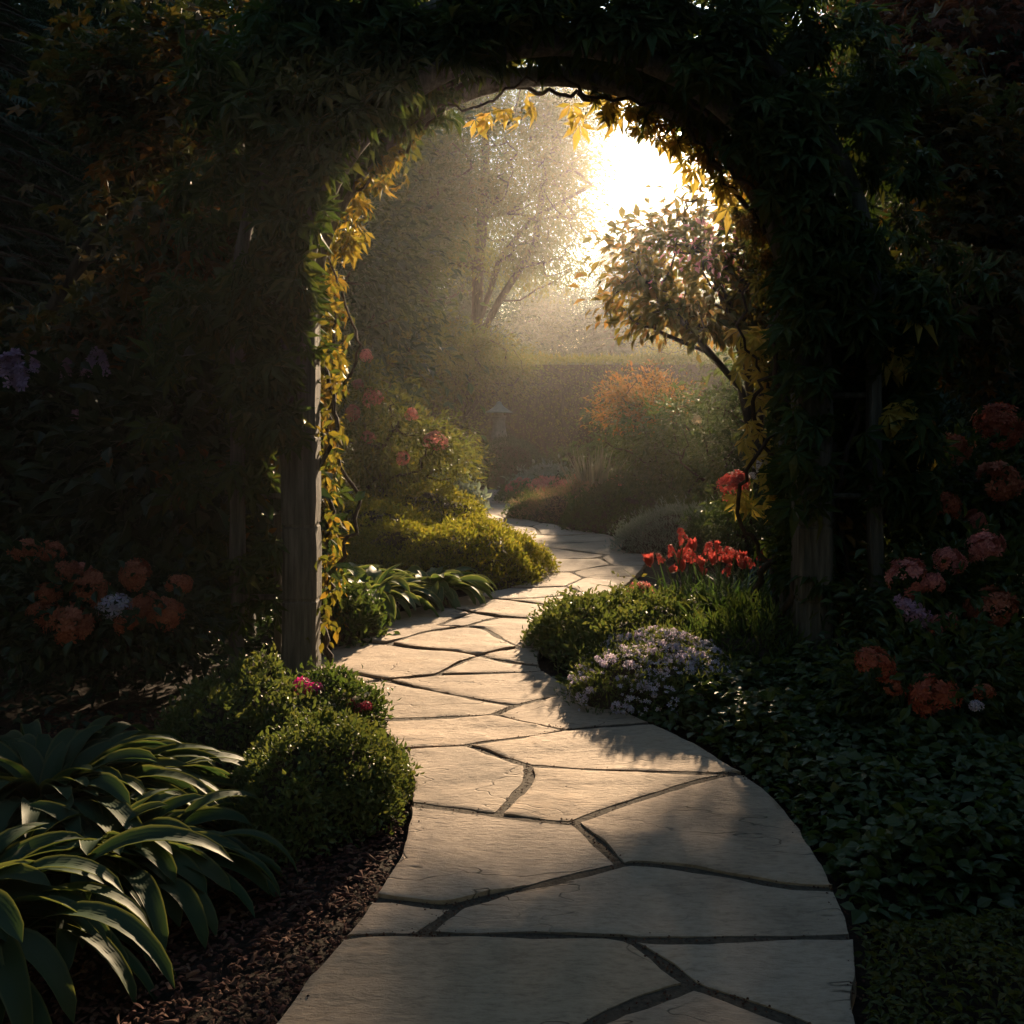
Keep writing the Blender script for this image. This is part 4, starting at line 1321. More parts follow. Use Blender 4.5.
for src, loc, rz, s, lab in (
    (D1, (-7.6, 11.8, 0), 1.1, .95, "dark evergreen tree deep in the shade at far left"),
    (D1, (-4.9, 9.6, 0), 2.3, .74, "dark evergreen tree filling the gap left of the arch top"),
    (D1, (-8.2, 19.5, 0), 4.0, 1.15, "tall dark evergreen farthest back on the left"),
    (D2, (-5.2, 24.5, 0), .7, 1.15, "green tree standing left of the hedge"),
    (D2, (9.6, 11.0, 0), 2.0, .95, "green tree at the far right edge in deep shade"),
    (D1, (6.0, 9.0, 0), 3.1, .72, "dark evergreen close behind the right flower border"),
    (D1, (10.0, 18.0, 0), 5.0, 1.05, "dark evergreen rising beyond the right end of the hedge"),
    (D2, (13.0, 26.0, 0), 1.6, 1.2, "green tree far back beyond the hedge on the right"),
    (D1, (-5.0, -2.0, 0), 2.0, .95, "unseen dark evergreen added to shade the bed beside the viewer on the left"),  # unseen trees around the viewer, added to keep sky light off the foreground
    (D1, (5.2, -1.2, 0), 4.2, .95, "unseen dark evergreen added to shade the border beside the viewer on the right"),
    (D2, (-.9, -5.5, 0), 1.2, 1.1, "unseen green tree added behind the viewer to block sky light"),
    (D1, (4.6, -5.0, 0), 3.0, 1.0, "unseen dark evergreen added behind the viewer on the right to cut sky light"),
    (D1, (-5.8, 3.4, 0), 5.6, .85, "unseen dark evergreen added outside the frame beside the azalea to cut sky light"),  # unseen pair past the frame edges, added to cut sky light
    (D1, (6.4, 4.2, 0), .3, .85, "unseen dark evergreen added outside the frame beside the dahlias to cut sky light"),
    (D2, (-10.5, 29.0, 0), 2.6, 1.3, "green tree far back in the mist on the left")):
    copy_tree(src, loc, rz, s, lab)

for src, loc, rz, s, lab in (
    (D2, (6.6, 62.0, 0), .4, 1.15, "hazy far tree low in the glow, left of the faint conifers"),
    (D1, (-3.5, 43.0, 0), 1.4, 1.25, "hazy far tree behind the tall misty tree"),
    (D2, (10.2, 58.0, 0), 2.4, 1.05, "hazy far tree below the faint conifers, just over the hedge"),
    (D1, (13.5, 42.0, 0), 3.4, 1.2, "hazy far tree right of the faint conifers"),
    (D1, (2.4, 60.0, 0), 5.1, 1.15, "hazy far tree low behind the hedge, right of the tall misty tree"),
    (D2, (-.8, 56.0, 0), 2.2, 1.3, "hazy far tree deep behind the tall misty tree"),
    (D2, (-9.0, 40.0, 0), 4.4, 1.4, "hazy far tree at the left end of the far wood")):
    copy_tree(src, loc, rz, s, lab)

# conifers at far left
conifer('conifer', (-4.3, 7.6, 0), "dark drooping conifer at the left edge of the garden", 7.5, 1.9, 51, levels=34, nb=9, size=.24)
conifer('conifer', (-3.25, 9.2, 0), "slim dark conifer between the left edge and the arch", 6.8, 1.5, 52, levels=30, nb=8, size=.24)

# maples hanging in from both sides
b = np.array([-3.5, 6.6, 0.])
woody('maple_tree', b, "left maple with scattered orange autumn leaves beside the arch", "maple", [c3(150, 70, 6.6, 75, 55, 60), c3(215, 140, 6.4, 50, 60, 60), c3(130, 170, 6.6, 50, 50, 50), c3(185, 255, 6.2, 60, 45, 50), c3(260, 40, 6.4, 50, 50, 60), c3(110, 330, 6.3, 70, 26, 60)],
      'maple', n=95, n_per=34, sigma=.17, size=.13, tmpl=T_MAPLE, stems=[[b, b + [.05, 0, .8], b + [.3, -.05, 1.8], P(140, 160, 6.6), P(170, 60, 6.6)]], r_tip=.006, seed=61, droop=.5, flat=.45, fork=.4)
b = np.array([3.9, 7.2, 0.])
woody('maple_tree', b, "right maple whose bare dark branches reach toward the arch", "maple", [c3(960, 150, 7.0, 60, 60, 60), c3(940, 290, 6.8, 60, 50, 60), c3(990, 240, 7, 50, 80, 60), c3(915, 95, 6.8, 45, 50, 50), c3(985, 350, 6.9, 45, 40, 50)],
      'maple', n=95, n_per=36, sigma=.18, size=.12, tmpl=T_MAPLE, stems=[[b, P(1030, 330, 7.2), P(1000, 232, 7.0), P(950, 285, 6.7), P(893, 328, 6.4)], [b, P(1030, 300, 7.2), P(1020, 180, 7.1), P(960, 170, 6.8), P(893, 222, 6.4)], [b, P(1020, 180, 7.1), P(980, 60, 7)]], r_tip=.006, seed=62, droop=.45, flat=.5, fork=.35)
b = np.array([4.3, 9.0, 0.])
woody('maple_tree', b, "reddish maple overhead at the top right corner", "maple", [c3(940, 30, 8.6, 90, 55, 90), c3(870, 20, 8.6, 50, 45, 60), c3(1000, 90, 8.8, 50, 60, 70)], 'red_maple', n=110, n_per=38, sigma=.2, size=.13, tmpl=T_MAPLE,
      stems=[[b, b + [0, 0, 2], P(960, 120, 8.8), P(930, 10, 8.6)]], r_tip=.007, seed=63, droop=.4, flat=.5)

# ================================================================== RIGHT SIDE, FAR TO NEAR
b = P(762, 552, 10.6); b[2] = 0
def st(*pp):
    return [np.array(b)] + [P(*q) for q in pp]
woody('blossom_tree', b, "small spreading tree with pinkish blossom leaning left over the hedge", "tree",
      [c3(660, 250, 10.4, 48, 38, 28), c3(705, 235, 10.6, 55, 42, 30), c3(755, 230, 10.8, 50, 40, 30), c3(725, 295, 10.5, 65, 40, 30), c3(630, 262, 10.3, 26, 24, 30), c3(690, 316, 10.5, 60, 22, 45), c3(640, 300, 10.4, 34, 24, 35), c3(745, 335, 10.6, 45, 24, 30), c3(770, 300, 10.8, 40, 50, 45)], 'blossom_leaf',
      n=220, n_per=17, sigma=.125, size=.135, tmpl=T_OV, stems=[st((752, 450, 10.6), (738, 382, 10.6), (706, 352, 10.5), (668, 336, 10.4)), st((755, 450, 10.6), (742, 390, 10.6), (690, 330, 10.4), (640, 278, 10.3)),
      st((757, 450, 10.6), (748, 370, 10.7), (725, 300, 10.6), (700, 240, 10.6)), st((760, 440, 10.7), (762, 360, 10.8), (768, 280, 10.8))], r_tip=.0065, power=.43, seed=71, droop=.55, flat=.7, fork=.45,
      extra=[([c3(690, 265, 10.3, 60, 30, 40), c3(740, 250, 10.4, 40, 30, 40)], 'p_pink', 26, 7, .085)])
b = P(655, 500, 16.2); b[2] = 0
woody('bronze_shrub', b, "rounded dark shrub topped with bronze orange new leaves", "shrub", [c3(650, 450, 16.2, 55, 48, 50), c3(690, 455, 16, 60, 45, 50), c3(640, 480, 16, 45, 24, 40)], 'mid', n=170, n_per=55, sigma=.2, size=.09, tmpl=T_OV, seed=72, r_tip=.005,
      extra=[([c3(640, 395, 16.2, 34, 22, 35), c3(625, 415, 16.1, 24, 16, 25), c3(668, 410, 16.2, 25, 20, 25)], 'orange', 70, 46, .075)])
b = P(712, 522, 13.6); b[2] = 0
woody('glossy_shrub', b, "green broadleaf shrub with one cream bloom, right of the bronze shrub", "shrub", [c3(705, 440, 13.6, 55, 48, 50), c3(745, 425, 13.4, 45, 42, 45), c3(725, 480, 13.4, 70, 30, 50), c3(770, 470, 13.3, 40, 45, 40)], 'mid', n=180, n_per=55, sigma=.18, size=.08, tmpl=T_OV, seed=73, r_tip=.005)
rngf = np.random.default_rng(900)
gs = [o for o in COL.objects if o.get("label", "").startswith("green broadleaf shrub with one cream")][0]
put_head(gs, ball_head('cream', [M['p_cream']], 22, squash=.9, flor=.6, seed=4), P(697, 420, 12.8), .055, rngf)

# grey ornamental grass
b = P(592, 476, 15.5); b[2] = 0
g_ = thing('ornamental_grass', b, "upright clump of dry grey grass stems before the hedge", "grass clump")
m_ = MB(); blades(m_, b, 190, .98, np.random.default_rng(5), spread=.8, w=.012, lean=.38, stiff=.15); m_.build('blades', M['dry_blade'], g_)
# round-headed topiary plants
b = P(588, 470, 17.5); b[2] = 0
t_ = thing('ball_topiary', b, "small dark topiary of two leafy balls on thin stems", "topiary")
m_ = MB(); tube(m_, [b, P(588, 445, 17.5), P(587, 418, 17.5)], .03, 6); tube(m_, [b, P(596, 440, 17.5), P(604, 412, 17.4)], .026, 6); m_.build('trunk', M['bark'], t_, smooth=True)
rng = np.random.default_rng(8)
for px, py, r in ((587, 415, .11), (604, 409, .085), (599, 423, .07)):
    d = unit(rng.normal(size=(420, 3)))
    m_ = MB(); scatter(m_, T_RH, P(px, py, 17.5) + d * r * (.8 + .25 * rng.random((420, 1))), d + rng.normal(size=d.shape) * .5, rng.normal(size=d.shape), .05 * (.6 + .6 * rng.random(420))); m_.build('crown', M['dark'], t_)

# pedestal with a verdigris cap
def lathe(mb, c, prof, k=24, mat=0):
    a = np.arange(k) * 2 * math.pi / k
    V = np.concatenate([np.stack([c[0] + r * np.cos(a), c[1] + r * np.sin(a), np.full(k, c[2] + z)], -1) for r, z in prof])
    n = len(prof)
    i, j = np.meshgrid(np.arange(n - 1), np.arange(k), indexing='ij')
    mb.add(V, np.stack([i * k + j, i * k + (j + 1) % k, (i + 1) * k + (j + 1) % k, (i + 1) * k + j], -1).reshape(-1, 4), mat)
b = P(499, 470, 21.75); b[2] = 0
pd = thing('stone_lantern', b, "small stone garden lantern with flared pedestal and green cap", "stone lantern")
m_ = MB(); lathe(m_, b, [(.0, 0), (.30, 0), (.30, .55), (.27, .60), (.24, .84), (.20, .93), (.16, 1.15), (.135, 1.35), (.15, 1.45), (.17, 1.47), (.17, 1.498), (0, 1.498)], 20); m_.build('pedestal', M['carved'], pd, smooth=False)
m_ = MB(); lathe(m_, b, [(0, 1.50), (.10, 1.50), (.10, 1.56), (0, 1.56)], 12); m_.build('light_chamber', M['carved'], pd)
m_ = MB(); lathe(m_, b, [(0, 1.562), (.10, 1.562), (.29, 1.555), (.295, 1.575), (.22, 1.615), (.14, 1.665), (.085, 1.72), (.055, 1.76), (.058, 1.785), (0, 1.81)], 24); m_.build('cap', M['copper'], pd)

mound('clipped_dome', P(508, 489, 20.9)[:2].tolist() + [0.], .86, .8, .98, "dark clipped dome of box below the stone lantern", "clipped shrub", 'dark', n=9000, size=.05, seed=1.3, amp=.03, rough=.05)
mound('low_plant', [P(548, 480, 18.5)[0], 18.6, 0.], .75, .6, .42, "low green plant with silvery tips right of the clipped dome", "plant", 'silver', n=2600, size=.09, tmpl=T_OV, seed=2.1, amp=.2, rough=.4, stick=.8)
mound('low_plant', [P(575, 470, 19.5)[0], 19.6, 0.], .9, .6, .75, "low dark green plant in front of the hedge centre", "plant", 'mid', n=3000, size=.085, tmpl=T_OV, seed=2.7, amp=.2, rough=.4, stick=.8)

# far right bed edge
r_, par = mound('pink_bed_plant', [P(556, 505, 16.6)[0], 16.7, 0.], .95, .6, .36, "low mound of pink flowers at the far bend of the path", "flower mound", 'mid', n=4200, size=.055, tmpl=T_OV, seed=3.3, amp=.16, rough=.35)
rngf = np.random.default_rng(31)
pk = [ball_head('pink%d' % k, [M['p_pink']], 26, squash=.8, flor=.55, seed=k) for k in range(3)]
p, nr = mound_pts(par, 62, rngf, 0, .85)
for k in range(62):
    put_head(r_, pk[k % 3], p[k] + nr[k] * .03, .07 * (.7 + .6 * rngf.random()), rngf)
r_, par = mound('pink_bed_plant', [P(622, 482, 15.4)[0], 15.3, 0.], .6, .45, .42, "small pink flowering mound below the grey grass", "flower mound", 'mid', n=2600, size=.055, tmpl=T_OV, seed=3.9, amp=.16, rough=.35)
p, nr = mound_pts(par, 26, rngf, 0, .8)
for k in range(26):
    put_head(r_, pk[k % 3], p[k] + nr[k] * .03, .06 * (.7 + .6 * rngf.random()), rngf)
mound('heather_mound', [P(582, 520, 14.3)[0] + .05, 14.1, 0.], 1.05, .62, .44, "buff pink heather mound beside the far bend of the path", "heather", 'heather', n=9000, size=.05, tmpl=T_NARROW, seed=4.2, amp=.12, rough=.25, rot=.25)
mound('leafy_mound', [P(528, 523, 13.7)[0] + .12, 14.0, 0.], .36, .34, .26, "small dark green mound at the tip of the right bed", "ground plant", 'mid', n=2600, size=.05, tmpl=T_OV, seed=4.9, amp=.1, rough=.2)
mound('leafy_mound', [P(628, 520, 12.6)[0], 12.6, 0.], .80, .7, .55, "green leafy mound under the bronze shrub by the path", "ground plant", 'mid', n=6000, size=.055, tmpl=T_OV, seed=5.5, amp=.12, rough=.25)
mound('silver_mound', [P(690, 545, 10.4)[0] + .02, 10.45, 0.], 0.80, .62, .45, "spreading silver grey mound on the right of the path", "silver plant", 'silver', n=11000, size=.042, tmpl=T_NARROW, seed=6.1, amp=.10, rough=.18, up=.9, stick=.8)
mound('leafy_mound', [P(765, 545, 9.6)[0], 9.7, 0.], .75, .6, .55, "green mound behind the red lilies near the right post", "ground plant", 'blade', n=6500, size=.07, tmpl=T_NARROW, seed=6.7, amp=.12, rough=.25, up=1.2, stick=.9)

# peony with one large red ball
b = P(736, 545, 8.8); b[2] = 0
py_ = woody('peony', b, "plant with one large red ball bloom left of the right post", "flowering plant", [c3(738, 520, 8.8, 32, 20, 30), c3(765, 515, 8.7, 30, 28, 30)], 'mid', n=34, n_per=30, sigma=.10, size=.07, tmpl=T_LANCE, seed=81, r_tip=.004, trunkname='stem', crownname='foliage')
rngf = np.random.default_rng(82)
redball = ball_head('redball', [M['p_red']], 220, squash=.95, flor=.22, seed=3)
put_head(py_, redball, P(734, 488, 8.75), .125, rngf)
whitecl = ball_head('whitecl', [M['p_white']], 18, squash=.8, flor=.5, seed=9)
for px, py, s in ((757, 464, .05), (762, 470, .045), (752, 476, .035)):
    put_head(py_, whitecl, P(px, py, 8.7), s, rngf, 'white_flower')

# red lilies with strap leaves
b = P(705, 630, 6.75); b[2] = 0
ly = thing('red_lily', b, "clump of red lilies above arching strap leaves beside the path", "lily clump")
m_ = MB()
rng = np.random.default_rng(83)
for cx_, n_ in ((-.22, 60), (.02, 75), (.22, 75), (.42, 60)):
    blades(m_, b + [cx_, rng.normal() * .12, 0], n_, .50, rng, spread=.35, w=.013, lean=.75)
m_.build('foliage', M['blade'], ly)
cups = [cup_head('redcup%d' % k, [M['p_red']], seed=k) for k in range(3)]
lsp_ = [spike_head('redspike%d' % k, [M['p_red']], 46, seed=k + 5, w=.75) for k in range(2)]
m_ = MB()
fl = [(650, 557, .12), (667, 562, .10), (685, 533, .11), (677, 548, .11), (690, 552, .12), (682, 562, .10), (698, 558, .11), (708, 545, .10), (714, 556, .10), (722, 550, .11), (730, 554, .10), (742, 552, .09), (752, 556, .08), (772, 555, .07), (662, 552, .07), (704, 566, .09), (716, 540, .08), (736, 546, .09), (745, 560, .09), (760, 548, .08), (766, 562, .08), (782, 550, .07), (672, 545, .08), (694, 541, .09), (726, 563, .08), (780, 562, .07)]
for k, (px, py, s) in enumerate(fl):
    p = P(px, py + 4, 6.75 + rng.normal() * .12)
    root_p = b + [(p[0] - b[0]) * .55, rng.normal() * .08, 0]
    tube(m_, [root_p, (root_p + p) / 2 + [rng.normal() * .03, 0, .03], p], .0045, 5)
    put_head(ly, (cups + lsp_)[(k * 2) % 5], p - [0, 0, .04], s * (1.0 if (k * 2) % 5 < 3 else .95), rng, tilt=.45)
m_.build('stem', M['blade'], ly, smooth=True)
# small pink bloom at the path edge
b = P(640, 612, 7.0); b[2] = 0
sp = woody('pink_flower_plant', b, "small plant with pink blooms and thin twigs leaning over the path edge", "flowering plant", [c3(640, 600, 7.0, 20, 10, 20), c3(628, 600, 6.95, 18, 16, 20)], 'olive', n=24, n_per=7, sigma=.05, size=.04, tmpl=T_OV, seed=84, r_tip=.0025, trunkname='stem', crownname='foliage')
for px, py, s in ((636, 590, .045), (643, 588, .05), (648, 592, .04), (655, 598, .035)):
    put_head(sp, pk[0], P(px, py, 6.95), s, rngf)

# mounds right of the path, near
mound('golden_green_mound', [P(628, 668, 6.0)[0], 5.95, 0.], .58, .80, .31, "yellow green mound bulging over the right path edge", "ground plant", 'box', n=12000, size=.034, tmpl=T_OV, seed=7.3, amp=.14, rough=.35, rot=.2)
r_, par = mound('aster_mound', [P(664, 690, 5.1)[0], 5.05, 0.], .52, .50, .27, "mound of tiny pale blue asters on the right of the path", "aster", 'box', n=9000, size=.03, tmpl=T_NARROW, seed=7.9, amp=.2, rough=.35, rot=-.3)
rngf = np.random.default_rng(85)
ast = [ball_head('aster%d' % k, [M['p_blue']], 14, squash=.5, flor=.62, seed=k + 20) for k in range(4)]
p, nr = mound_pts(par, 98, rngf, 0., .97)
for k in range(98):
    put_head(r_, ast[k % 4], p[k] + nr[k] * .015, .021 * (.6 + .7 * rngf.random()), rngf)
p, nr = mound_pts(par, 2400, rngf, 0., 1.0)
tf_ = fbm(p[:, 0] * 7, p[:, 1] * 7, 5, 2)
p, nr = p[tf_ > .47], nr[tf_ > .47]
m_ = MB(); scatter(m_, T_FLO, p + nr * .016, np.cross(nr, rngf.normal(size=p.shape)), nr + rngf.normal(size=p.shape) * .3, .0115 * (.6 + .8 * rngf.random(len(p))))
tag(m_.build('small_flower', M['p_blue'], r_), kind='stuff')
mound('fern_mound', [P(752, 690, 5.3)[0], 5.3, 0.], .42, .45, .34, "dark feathery green mound at the foot of the right post", "ground plant", 'mid', n=5000, size=.06, tmpl=T_NARROW, seed=8.4, amp=.15, rough=.3, stick=.9)
# tiny red flowers at the bed corner
b = P(708, 735, 4.55); b[2] = 0
rf = woody('red_flower_plant', b, "tiny plant with two dull red blooms at the path edge", "flowering plant", [c3(710, 722, 4.55, 18, 12, 15)], 'mid', n=14, n_per=14, sigma=.04, size=.035, tmpl=T_OV, seed=86, r_tip=.002, trunkname='stem', crownname='foliage')
for px, py, s in ((716, 716, .03), (703, 734, .03)):
    put_head(rf, redball, P(px, py, 4.5), s, rngf)

# dark ground cover along the right edge
def cover(name, label, poly_px, h, mat, n, size, tmpl, seed):
    rng = np.random.default_rng(seed)
    poly = np.array([G(*p) for p in poly_px])
    lo, hi = poly.min(0), poly.max(0)
    q = lo + rng.random((n * 5, 2)) * (hi - lo)
    q = q[inside(q, poly)][:n]
    e = poly_dist(q, poly)
    hh = h * np.clip(e / .22, .12, 1) ** .7 * (.45 + 1.1 * fbm(q[:, 0] * 3.1, q[:, 1] * 3.1, seed, 3))
    z = hh * (1 - .55 * rng.random(len(q)) ** 1.6)
    p = np.column_stack([q, z])
    mb = MB()
    d = np.column_stack([rng.normal(size=(len(q), 2)), .25 * rng.normal(size=len(q)) - .1])
    scatter(mb, tmpl, p, d, np.array([0, 0, 1.]) + rng.normal(size=p.shape) * .45, size * (.6 + .7 * rng.random(len(q))))
    o = mb.build(name, M[mat], None, (poly[:, 0].mean(), poly[:, 1].mean(), 0))
    return tag(o, label, "ground cover", kind='stuff')
cover('ground_cover', "dark green leafy ground cover along the right edge of the path",
      [(552, 684), (600, 706), (655, 728), (690, 740), (745, 775), (792, 818), (822, 862), (845, 902), (858, 930), (1010, 920), (1900, 925), (1700, 780), (1350, 690), (900, 672), (790, 672), (700, 680)], .20, 'mid', 36000, .05, T_ROUND, 91)
cover('ground_cover', "low brownish ground cover in the bottom right corner",
      [(858, 935), (866, 985), (866, 1040), (850, 1200), (1500, 1400), (2600, 1100), (1900, 918), (1030, 915)], .16, 'olive', 26000, .028, T_OV, 92)
cover('ground_cover', "dark leaf carpet under the left azalea and shrubs",
      [(318, 660), (300, 690), (190, 720), (0, 740), (-200, 880), (-900, 1000), (-700, 640), (-120, 610), (100, 590), (300, 600)], .20, 'dark', 16000, .06, T_OV, 93)
cover('ground_cover', "green leaf carpet between the shrubs behind the right post",
      [(790, 660), (900, 668), (1060, 640), (1000, 560), (850, 550), (720, 575), (740, 630)], .22, 'dark', 7000, .06, T_OV, 94)

# dahlia / hydrangea shrubs at right
def flower_shrub(name, base, label, cat, ells, mat, heads, seed, n=90, n_per=30, size=.075, tmpl=T_OV, hs=1.0, sigma=.12, headname='flower_head', extra=None):
    r = woody(name, base, label, cat, ells, mat, n=n, n_per=n_per, sigma=sigma, size=size, tmpl=tmpl, seed=seed, r_tip=.004, trunkname='stem', crownname='foliage', extra=extra)
    rg = np.random.default_rng(seed)
    m = MB()
    for (me, px, py, Y, s) in heads:
        p = P(px, py, Y)
        put_head(r, me, p, s * Y / F * hs, rg, headname)
        q = np.array([(p[0] * .75 + base[0] * .25), p[1] + .12, max(.05, p[2] * .45)])
        tube(m, [q, (p + q) / 2 + [rg.normal() * .02, .02, .03], p - [0, 0, .01]], .004, 5)
    m.build('flower_stalk', M['blade'], r, smooth=True)
    return r
org = [ball_head('org%d' % k, [M['p_orange']], 190, squash=.8, flor=.24, seed=k + 40) for k in range(3)]
rst = [ball_head('rst%d' % k, [M['p_rust']], 190, squash=1.0, flor=.24, seed=k + 50) for k in range(3)]
pnk = [ball_head('pnk%d' % k, [M['p_pink']], 190, squash=.75, flor=.24, seed=k + 60) for k in range(3)]
lil = ball_head('lil', [M['p_lilac']], 70, squash=.7, flor=.34, seed=70)
blu = ball_head('blu', [M['p_blue']], 40, squash=.8, flor=.42, seed=71)
flower_shrub('dahlia_bush', np.array([2.75, 6.0, 0]), "upper right bush with large red orange ball blooms", "flower bush", [c3(960, 520, 6.0, 75, 60, 60), c3(900, 545, 6.0, 55, 45, 50), c3(1000, 480, 6.2, 50, 60, 50)], 'mid',
             [(org[0], 954, 449, 5.6, 16), (rst[0], 1000, 428, 5.7, 20), (org[1], 998, 481, 5.5, 21), (org[2], 940, 505, 5.5, 16), (pnk[0], 912, 497, 5.6, 10), (org[0], 881, 517, 5.6, 8), (pnk[1], 975, 520, 5.6, 12)], 101, n=130, n_per=34)
flower_shrub('hydrangea_bush', np.array([2.25, 5.0, 0]), "middle right bush with dusty pink and lilac flower heads", "flower bush", [c3(940, 610, 5.0, 65, 45, 55), c3(990, 600, 5.0, 50, 60, 50), c3(890, 640, 5.0, 40, 35, 40)], 'mid',
             [(pnk[0], 910, 578, 4.7, 19), (pnk[1], 950, 561, 4.7, 15), (pnk[2], 934, 583, 4.65, 11), (org[1], 992, 608, 4.65, 21), (lil, 914, 613, 4.65, 15), (pnk[1], 943, 624, 4.6, 13), (pnk[2], 985, 548, 4.8, 17)], 102, n=110, n_per=34, size=.07)
flower_shrub('dahlia_bush', np.array([1.85, 4.2, 0]), "lower right bush with rust red blooms low over the ground cover", "flower bush", [c3(930, 690, 4.2, 60, 40, 50), c3(990, 680, 4.2, 45, 45, 45), c3(880, 690, 4.3, 35, 30, 35)], 'mid',
             [(rst[1], 875, 664, 4.0, 16), (org[2], 893, 687, 3.95, 9), (rst[2], 934, 697, 3.9, 19), (org[0], 983, 692, 3.9, 11), (blu, 976, 706, 3.85, 6)], 103, n=80, n_per=34, size=.06)
# white blooms seen through the right trellis
b = P(842, 560, 8.0); b[2] = 0
flower_shrub('white_flower_shrub', b, "shrub with tiny white blooms glimpsed between the right arch posts", "flower bush", [c3(840, 480, 8, 40, 55, 40), c3(860, 530, 8, 45, 35, 40)], 'dark',
             [(whitecl, 838, 446, 7.7, 6), (whitecl, 849, 451, 7.7, 7), (whitecl, 845, 458, 7.7, 6), (whitecl, 832, 452, 7.7, 5), (whitecl, 846, 496, 7.7, 5), (whitecl, 838, 520, 7.7, 4)], 104, n=70, n_per=30)

# ================================================================== LEFT SIDE, FAR TO NEAR
b = P(445, 485, 22.9); b[2] = 0
woody('dome_shrub', b, "large rounded multi-stemmed shrub before the misty trees", "shrub", [c3(430, 362, 22.9, 62, 42, 32), c3(485, 368, 22.9, 42, 32, 30), c3(390, 378, 22.9, 38, 36, 30), c3(512, 378, 22.9, 18, 18, 20)], 'olive', n=240, n_per=75, sigma=.25, size=.10, seed=111, r_tip=.008,
      stems=[[b, P(440, 440, 22.9), P(432, 400, 22.9)], [b + [.15, .1, 0], P(452, 440, 22.9), P(470, 400, 22.9)], [b + [-.15, 0, 0], P(432, 445, 22.9), P(410, 405, 22.9)], [b + [.2, -.1, 0], P(458, 430, 22.9), P(485, 390, 22.9)]], fork=.6, flat=.7)
b = P(395, 500, 17.3); b[2] = 0
woody('olive_shrub', b, "smaller olive shrub in front of the large rounded shrub", "shrub", [c3(395, 432, 17.3, 40, 25, 40), c3(370, 450, 17, 40, 40, 40), c3(448, 440, 18, 22, 22, 25)], 'olive', n=110, n_per=60, sigma=.2, size=.085, seed=112, r_tip=.006)
b = P(440, 500, 15.5); b[2] = 0
woody('olive_shrub', b, "light green shrub left of the clipped dome", "shrub", [c3(455, 465, 15.5, 24, 22, 26), c3(430, 475, 15.5, 26, 22, 26)], 'olive', n=60, n_per=60, sigma=.14, size=.075, tmpl=T_OV, seed=113, r_tip=.005)
mound('silver_mound', [P(446, 500, 14.4)[0], 14.9, 0.], .45, .4, .50, "small silvery plant behind the golden mounds", "silver plant", 'silver', n=1500, size=.10, tmpl=T_OV, seed=9.2, amp=.2, rough=.4, stick=.9)

# pink-flowered shrubs behind the left post
b = P(390, 520, 11.2); b[2] = 0
prs = [ball_head('prose%d' % k, [M['p_pink']], 60, squash=1.0, flor=.38, seed=k + 80) for k in range(2)]
flower_shrub('rose_bush', b, "left rose bush with pink blooms leaning toward the sun", "rose bush", [c3(400, 450, 11.2, 55, 35, 45), c3(370, 410, 11, 35, 45, 40), c3(430, 470, 11.2, 40, 25, 35), c3(350, 470, 10.8, 40, 50, 40)], 'olive',
             [(prs[0], 373, 398, 10.7, 8), (prs[1], 353, 413, 10.6, 8), (prs[0], 435, 441, 10.9, 9), (prs[1], 403, 458, 10.7, 7), (prs[0], 366, 356, 10.6, 6), (prs[1], 358, 384, 10.6, 6), (prs[0], 412, 415, 10.8, 6), (prs[1], 368, 437, 10.6, 7)], 114, n=170, n_per=34, size=.085, tmpl=T_LANCE)
g_ = thing('iris_clump', (P(418, 500, 11.6)[0], 11.3, 0), "upright clump of light green blades behind the golden mounds", "iris clump")
m_ = MB(); blades(m_, g_.location, 110, .78, np.random.default_rng(17), spread=.5, w=.014, lean=.35); m_.build('blades', M['blade'], g_)

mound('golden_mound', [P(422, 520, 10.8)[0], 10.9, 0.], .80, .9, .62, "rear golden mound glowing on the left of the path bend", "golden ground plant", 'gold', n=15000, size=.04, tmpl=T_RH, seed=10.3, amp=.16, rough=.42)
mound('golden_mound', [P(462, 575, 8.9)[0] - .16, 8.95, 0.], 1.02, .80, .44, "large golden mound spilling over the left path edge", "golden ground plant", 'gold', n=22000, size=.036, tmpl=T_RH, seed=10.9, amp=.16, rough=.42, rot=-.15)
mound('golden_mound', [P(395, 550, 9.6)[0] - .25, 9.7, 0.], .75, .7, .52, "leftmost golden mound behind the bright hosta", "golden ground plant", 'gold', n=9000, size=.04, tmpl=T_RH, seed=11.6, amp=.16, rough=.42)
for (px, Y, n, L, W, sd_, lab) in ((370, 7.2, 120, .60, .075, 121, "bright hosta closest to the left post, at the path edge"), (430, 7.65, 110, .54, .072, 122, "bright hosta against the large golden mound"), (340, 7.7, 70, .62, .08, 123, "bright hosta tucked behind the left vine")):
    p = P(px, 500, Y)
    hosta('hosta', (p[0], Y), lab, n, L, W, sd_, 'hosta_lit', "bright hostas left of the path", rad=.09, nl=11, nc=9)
mound('fern_mound', [P(345, 660, 5.9)[0] - .05, 6.35, 0.], .20, .28, .26, "low green tuft at the inner foot of the left post", "ground plant", 'mid', n=1800, size=.05, tmpl=T_OV, seed=12.2, amp=.15, rough=.3)

